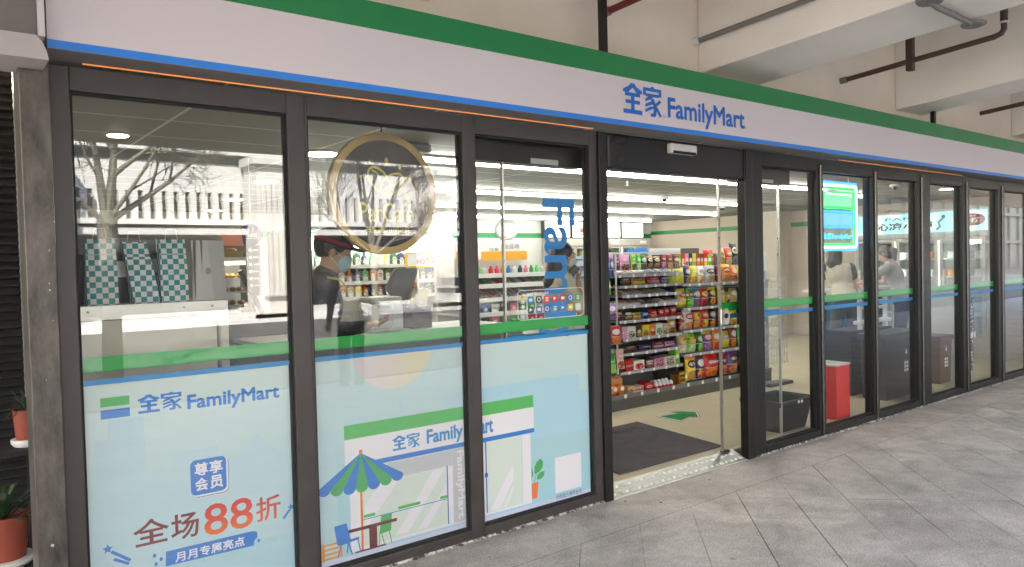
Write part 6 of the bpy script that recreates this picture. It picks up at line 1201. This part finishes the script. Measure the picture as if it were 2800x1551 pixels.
# ================================================================ people
SKIN = mat('skin', (.52, .30, .20), .5, var=.04, scale=8); HAIR = mat('hair_black', (.012, .010, .010), .42, var=.4, scale=60, stretch=(1, 1, .08), bump=.5, bscale=90)
M_mask = mat('mask_blue', (.42, .60, .66), .75, var=.04)
def rotv(v, axis, ang): return Matrix.Rotation(ang, 3, axis) @ v
def ik(s, t, l1, l2, hint):
    d = t-s; L_ = min(d.length, (l1+l2)*.999); d.normalize(); a = (l1*l1-l2*l2+L_*L_)/(2*L_); h = math.sqrt(max(0, l1*l1-a*a)); q = (hint-d*hint.dot(d)).normalized()
    return s+d*a+q*h, s+d*L_
def person(label, base, face, H, lean, handL, handR, top_m, leg_m, hair, head_pitch=0.0, head_yaw=0.0, sleeve='short', sleeve_m=None, mask=False, cap=False, twist=0.0, extras=None, legs=((-.0, 0), (.0, 0)), fem=True, group=None, arm_hint=None):
    B = Vector(base); F0 = Vector((face[0], face[1], 0)).normalized(); R0 = Vector((F0.y, -F0.x, 0)); U0 = Vector((0, 0, 1))
    p = thing('person', label, 'person', base, group)
    hip = B+U0*.515*H
    def up(v): return hip+rotv(v, R0, -lean)              # trunk frame leans forward about the hips
    W = .107*H if fem else .122*H
    waist, chest, neck0 = up(U0*.085*H), up(U0*.215*H), up(U0*.325*H)
    sh = {s: up(R0*s*W+U0*.292*H) for s in (-1, 1)}
    hd = up(U0*.405*H+F0*.012*H)
    Fh = rotv(rotv(F0, U0, head_yaw), R0, -lean*.5-head_pitch); Rh = rotv(R0, U0, head_yaw); Uh = Rh.cross(Fh).normalized()
    A = [list(Rh), list(Fh), list(Uh)]; s_ = H/1.7
    skin = []; C = lambda a, b, ra, rb, k=.02: ('c', a, b, ra*s_, rb*s_, k*s_); E_ = lambda c, r, k=.02, ax=A: ('e', c, [q*s_ for q in r], ax, k*s_)
    T = [list(R0), list(rotv(F0, R0, -lean)), list(rotv(U0, R0, -lean))]
    # trunk
    skin += [E_(hip+U0*.01*H, (.155, .11, .11), .03, T), E_(up(U0*.09*H), (.125, .09, .12), .05, T), E_(chest, (.155 if fem else .17, .105, .15), .05, T), C(sh[-1], sh[1], .052, .052, .04)]
    skin += [C(neck0-rotv(U0, R0, -lean)*.03*s_, hd-Uh*.05*s_, .058, .050, .025)]
    # head: skull, face, jaw, nose, brow, lips, ears
    c = hd
    skin += [E_(c+Uh*.028*s_-Fh*.012*s_, (.074, .094, .088), .01), E_(c+Fh*.022*s_-Uh*.025*s_, (.062, .070, .082), .02), E_(c+Fh*.040*s_-Uh*.078*s_, (.042, .042, .032), .025), C(c+Fh*.088*s_+Uh*.008*s_, c+Fh*.106*s_-Uh*.024*s_, .009, .014, .012), E_(c+Fh*.078*s_+Uh*.024*s_, (.052, .016, .012), .015), E_(c+Fh*.086*s_-Uh*.052*s_, (.024, .012, .010), .010)]
    for s in (-1, 1): skin += [E_(c+Rh*s*.074*s_-Uh*.008*s_-Fh*.008*s_, (.010, .020, .032), .006), E_(c+Rh*s*.032*s_+Fh*.080*s_+Uh*.004*s_, (.016, .010, .010), .012)]
    arms = {}; hands = {-1: handL, 1: handR}; hint = arm_hint or {}
    for s in (-1, 1):
        S = sh[s]; tgt = Vector(hands[s]) if hands[s] is not None else S+R0*s*.05*H-U0*.30*H+F0*.03*H
        el, wr = ik(S, tgt, .172*H, .150*H, Vector(hint.get(s, tuple(R0*s*.5-F0*.6-U0*.6)))); arms[s] = (S, el, wr)
        skin += [C(S, el, .044, .036, .03), C(el, wr, .037, .024, .015)]
        d = (wr-el).normalized(); n_ = d.cross(R0*s).normalized() if abs(d.dot(R0)) < .95 else F0; side = d.cross(n_).normalized(); pal = wr+d*.048*s_
        skin += [('e', pal, [.040*s_, .046*s_, .016*s_], [list(side), list(d), list(n_)], .012*s_)]
        for f in range(4):
            b0 = pal+d*.036*s_+side*(f-1.5)*.019*s_; ln = (.040, .046, .043, .034)[f]*s_; m_ = b0+d*ln*.8+n_*ln*.25; e_ = m_+d*ln*.45+n_*ln*.6
            skin += [('c', b0, m_, .0088*s_, .008*s_, .004*s_), ('c', m_, e_, .008*s_, .0068*s_, .004*s_)]
        t0 = wr+d*.022*s_-side*.030*s_; skin += [('c', t0, t0+d*.030*s_-side*.022*s_+n_*.012*s_, .012*s_, .009*s_, .008*s_), ('c', t0+d*.030*s_-side*.022*s_+n_*.012*s_, t0+d*.056*s_-side*.020*s_+n_*.022*s_, .009*s_, .007*s_, .004*s_)]
    leg = {}
    for s, (fx, fr) in zip((-1, 1), legs):
        hj = hip+R0*s*.052*H-U0*.02*H; ft = B+R0*(s*.060*H+fr)+F0*fx+U0*.045*H; kn = (hj+ft)/2+F0*.02*H-U0*.012*H; leg[s] = (hj, kn, ft)
        skin += [C(hj, kn, .082, .055, .03), C(kn, kn+(ft-kn)*.35+F0*-.01*s_, .052, .054, .02), C(kn+(ft-kn)*.35-F0*.01*s_, ft, .052, .036, .02), C(ft-U0*.012*s_-F0*.03*s_, ft+F0*.13*s_-U0*.035*s_, .034, .028, .02)]
    build('body', field_mesh(skin, .0085), SKIN, p, smooth=True)
    # eyes and brows
    ey = MB(); br = MB()
    for s in (-1, 1):
        e0 = c+Rh*s*.031*s_+Fh*.083*s_+Uh*.006*s_; ey.ball(e0, (.009*s_,)*3, 10, 7); br.tube([e0+Rh*s*.016*s_+Uh*.019*s_-Fh*.004*s_, e0+Uh*.023*s_+Fh*.006*s_, e0-Rh*s*.014*s_+Uh*.019*s_+Fh*.006*s_], .0035*s_, 6)
    build('eyes', ey, M_dark, p, smooth=True); build('eyebrows', br, HAIR, p)
    # hair
    hs = []
    if hair in ('long', 'bob', 'tail', 'short'):
        hs = [E_(c+Uh*.030*s_-Fh*.020*s_, (.084, .100, .096), .01)]
        if hair != 'short': hs += [E_(c-Fh*.045*s_-Uh*.030*s_, (.080, .062, .080), .02)]
        cut = [('-e', c+Fh*.100*s_-Uh*.045*s_, [.070*s_, .090*s_, .115*s_], A, .004)]
        if hair == 'short': cut += [('-e', c+Fh*.03*s_-Uh*.105*s_, [.12*s_, .12*s_, .085*s_], A, .004)]
        if hair == 'bob': hs += [E_(c-Fh*.035*s_-Uh*.085*s_, (.082, .060, .090), .03)]
        post = []
        if hair == 'long':
            a0 = c-Fh*.055*s_-Uh*.02*s_; post += [C(a0, a0-U0*.20*s_-Fh*.035*s_, .075, .072, .04), C(a0-U0*.20*s_-Fh*.035*s_, a0-U0*.36*s_-Fh*.03*s_, .072, .030, .03), C(a0+Rh*.035*s_, a0+Rh*.05*s_-U0*.33*s_-Fh*.02*s_, .055, .030, .03), C(a0-Rh*.035*s_, a0-Rh*.05*s_-U0*.33*s_-Fh*.02*s_, .055, .030, .03)]
        if hair == 'tail':
            a0 = c-Fh*.10*s_+Uh*.01*s_; post += [C(a0, a0-Fh*.06*s_-U0*.06*s_, .038, .046, .02), C(a0-Fh*.06*s_-U0*.06*s_, a0-Fh*.085*s_-U0*.20*s_, .044, .016, .02)]
        if extras and 'hair' in extras: post += [C(*q) for q in extras['hair'](c, Fh, Rh, Uh, U0, s_)]
        build('hair', field_mesh(hs+cut+post, .009), HAIR, p, smooth=True)
    # clothing
    cl = [E_(hip+U0*.03*H, (.163, .122, .10), .03, T), E_(up(U0*.09*H), (.143, .108, .13), .05, T), E_(chest, (.168 if fem else .185, .122, .158), .05, T), C(sh[-1], sh[1], .060, .060, .04), C(neck0-rotv(U0, R0, -lean)*.05*s_, neck0, .085, .066, .03)]
    bodycl = list(cl); slv = []
    for s in (-1, 1):
        S, el, wr = arms[s]; dst = slv if sleeve_m else bodycl
        if sleeve == 'long': dst += [C(S, el, .060, .050, .03), C(el, el+(wr-el)*.93, .050, .036, .02)]
        else: dst += [C(S, S+(el-S)*.78, .064, .058, .03)]
    build('top', field_mesh(bodycl+[('-e', hd-Uh*.03*s_, [.062*s_, .062*s_, .09*s_], A, .004)], .010), top_m, p, smooth=True)
    if sleeve_m: build('sleeves', field_mesh(slv, .010), sleeve_m, p, smooth=True)
    tr = [E_(hip-U0*.005*H, (.168, .126, .105), .03, T)]
    for s in (-1, 1):
        hj, kn, ft = leg[s]; tr += [C(hj, kn, .094, .072, .03), C(kn, ft+U0*.01*s_, .072, .062, .02)]
    build('trousers', field_mesh(tr, .011), leg_m, p, smooth=True)
    so_ = []
    for s in (-1, 1):
        hj, kn, ft = leg[s]; so_ += [C(ft-U0*.012*s_-F0*.035*s_, ft+F0*.14*s_-U0*.038*s_, .042, .034, .02)]
    build('shoes', field_mesh(so_, .010), M_dark, p, smooth=True)
    if mask:
        build('face_mask', field_mesh([E_(c+Fh*.062*s_-Uh*.048*s_, (.062, .056, .058), .01), ('-e', c-Fh*.035*s_-Uh*.02*s_, [.10*s_, .085*s_, .14*s_], A, .004)], .007), M_mask, p, smooth=True)
        m = MB()
        for s in (-1, 1): m.tube([c+Rh*s*.062*s_+Fh*.055*s_-Uh*.022*s_, c+Rh*s*.080*s_-Fh*.012*s_+Uh*.016*s_], .0022, 5).tube([c+Rh*s*.060*s_+Fh*.045*s_-Uh*.075*s_, c+Rh*s*.080*s_-Fh*.014*s_-Uh*.030*s_], .0022, 5)
        build('mask_straps', m, M_white, p)
    if cap:
        build('cap', field_mesh([E_(c+Uh*.058*s_-Fh*.010*s_, (.092, .110, .075), .01), ('-e', c-Uh*.085*s_, [.25*s_, .25*s_, .118*s_], A, .004), E_(c+Uh*.045*s_+Fh*.115*s_, (.070, .062, .010), .012)], .008), mat('cap_black', (.03, .026, .026), .8), p, smooth=True)
        m = MB(); k = 28; a0 = [(c+Uh*.040*s_-Fh*.010*s_+Rh*.0945*s_*math.cos(t)+Fh*.1125*s_*math.sin(t)) for t in [2*math.pi*i/k for i in range(k)]]; m.v = [tuple(v) for v in a0]+[tuple(v+Uh*.020*s_) for v in a0]; m.f = [(i, (i+1) % k, k+(i+1) % k, k+i) for i in range(k)]
        build('cap_band', m, mat('band_red', (.35, .03, .04), .7), p, smooth=True)
    return p, dict(hd=hd, Fh=Fh, Rh=Rh, Uh=Uh, hip=hip, F0=F0, R0=R0, arms=arms, sh=sh, s=s_)
CL = lambda n, c: mat(n, c, .85, var=.10, scale=7, bump=.25, bscale=26)
staff, sj = person('man in dark uniform, black cap and blue mask behind the second window', (1.82, .70, .05), (.93, -.36), 1.81, R(10), (2.16, .62, 1.24), (2.10, .78, 1.22), CL('uniform_grey', (.075, .07, .075)), CL('trousers_black', (.02, .02, .022)), 'short', head_pitch=R(12), sleeve='long', mask=True, cap=True, fem=False)
build('collar_trim', MB().tube([sj['sh'][1]+Vector((-.02, -.055, .045)), sj['sh'][1]+Vector((.05, -.075, .03)), sj['sh'][1]+Vector((.09, -.075, -.02))], .006, 6), mat('trim_lime', (.5, .55, .1), .6), staff)
woman, wj = person('woman with long black hair and white mask talking on a phone', (4.17, 1.12, .05), (.86, -.51), 1.74, R(3), None, (4.285, .985, 1.43), CL('blouse_cream', (.58, .50, .38)), CL('trousers_tan', (.40, .30, .22)), 'long', head_pitch=R(4), sleeve='short', mask=True, arm_hint={1: (.5, -.2, -1)})
for ch in woman.children:
    if ch.name.startswith('face_mask'): ch.data.materials.clear(); ch.data.materials.append(mat('mask_white', (.62, .68, .70), .75))
ph = tag(build('mobile_phone', MB().obox((4.222, .975, 1.525), Vector((.72, -.28, -.64)).normalized(), Vector((-.36, -.93, 0)).normalized(), Vector((.60, -.23, .77)).normalized(), .030, .006, .052), mat('phone_black', (.015, .015, .018), .25), bevel=.006), 'black mobile phone held to the face of the long haired woman', 'phone')
wl, lj = person('woman from behind leaning on the high table, dark sleeves and loose hair', (9.86, 1.66, .05), (.62, .78), 1.80, R(31), (10.45, 2.15, 1.16), (10.68, 1.95, 1.15), CL('shirt_ivory', (.44, .405, .33)), CL('trousers_grey', (.055, .058, .055)), 'long', head_pitch=R(24), sleeve='short', sleeve_m=CL('sleeve_green', (.018, .045, .045)), legs=((.0, -.06), (.05, .06)),
                extras=dict(hair=lambda c, f, r, u, U, s: [(c-f*.08*s-r*.03, c-f*.20*s-U*.20*s-r*.09, .080, .065, .03), (c-f*.20*s-U*.20*s-r*.09, c-f*.19*s-U*.40*s-r*.10, .062, .022, .02), (c-f*.08*s, c-f*.19*s-U*.24*s, .075, .05, .03)]))
p3, pj = person('person in pale grey shirt with tied black hair, bending behind the black bin', (11.05, 1.45, .05), (-.35, .94), 1.74, R(16), (10.75, 2.02, 1.14), (11.2, 2.05, 1.14), CL('shirt_grey', (.30, .30, .325)), CL('trousers_dark', (.03, .03, .035)), 'tail', head_pitch=R(26), head_yaw=R(-25), sleeve='short')
rw, rj = person('woman in white waistcoat and black trousers, seen reflected in the second window', (4.50, -5.65, 0), (.05, -1), 1.77, R(2), (4.69, -5.85, 1.17), None, CL('vest_white', (.85, .85, .85)), CL('trousers_jet', (.012, .012, .014)), 'bob', sleeve='long', sleeve_m=CL('sleeve_navy', (.03, .032, .045)))
build('tied_jacket', field_mesh([('e', rj['hip']+Vector((0, 0, .09)), [.185, .145, .045], None, .02), ('c', rj['hip']+Vector((.05, .13, .08)), rj['hip']+Vector((-.07, .15, -.05)), .035, .03, .02), ('c', rj['hip']+Vector((-.05, .13, .08)), rj['hip']+Vector((.10, .14, .0)), .035, .028, .02)], .010), CL('jacket_blue', (.12, .22, .38)), rw, smooth=True)
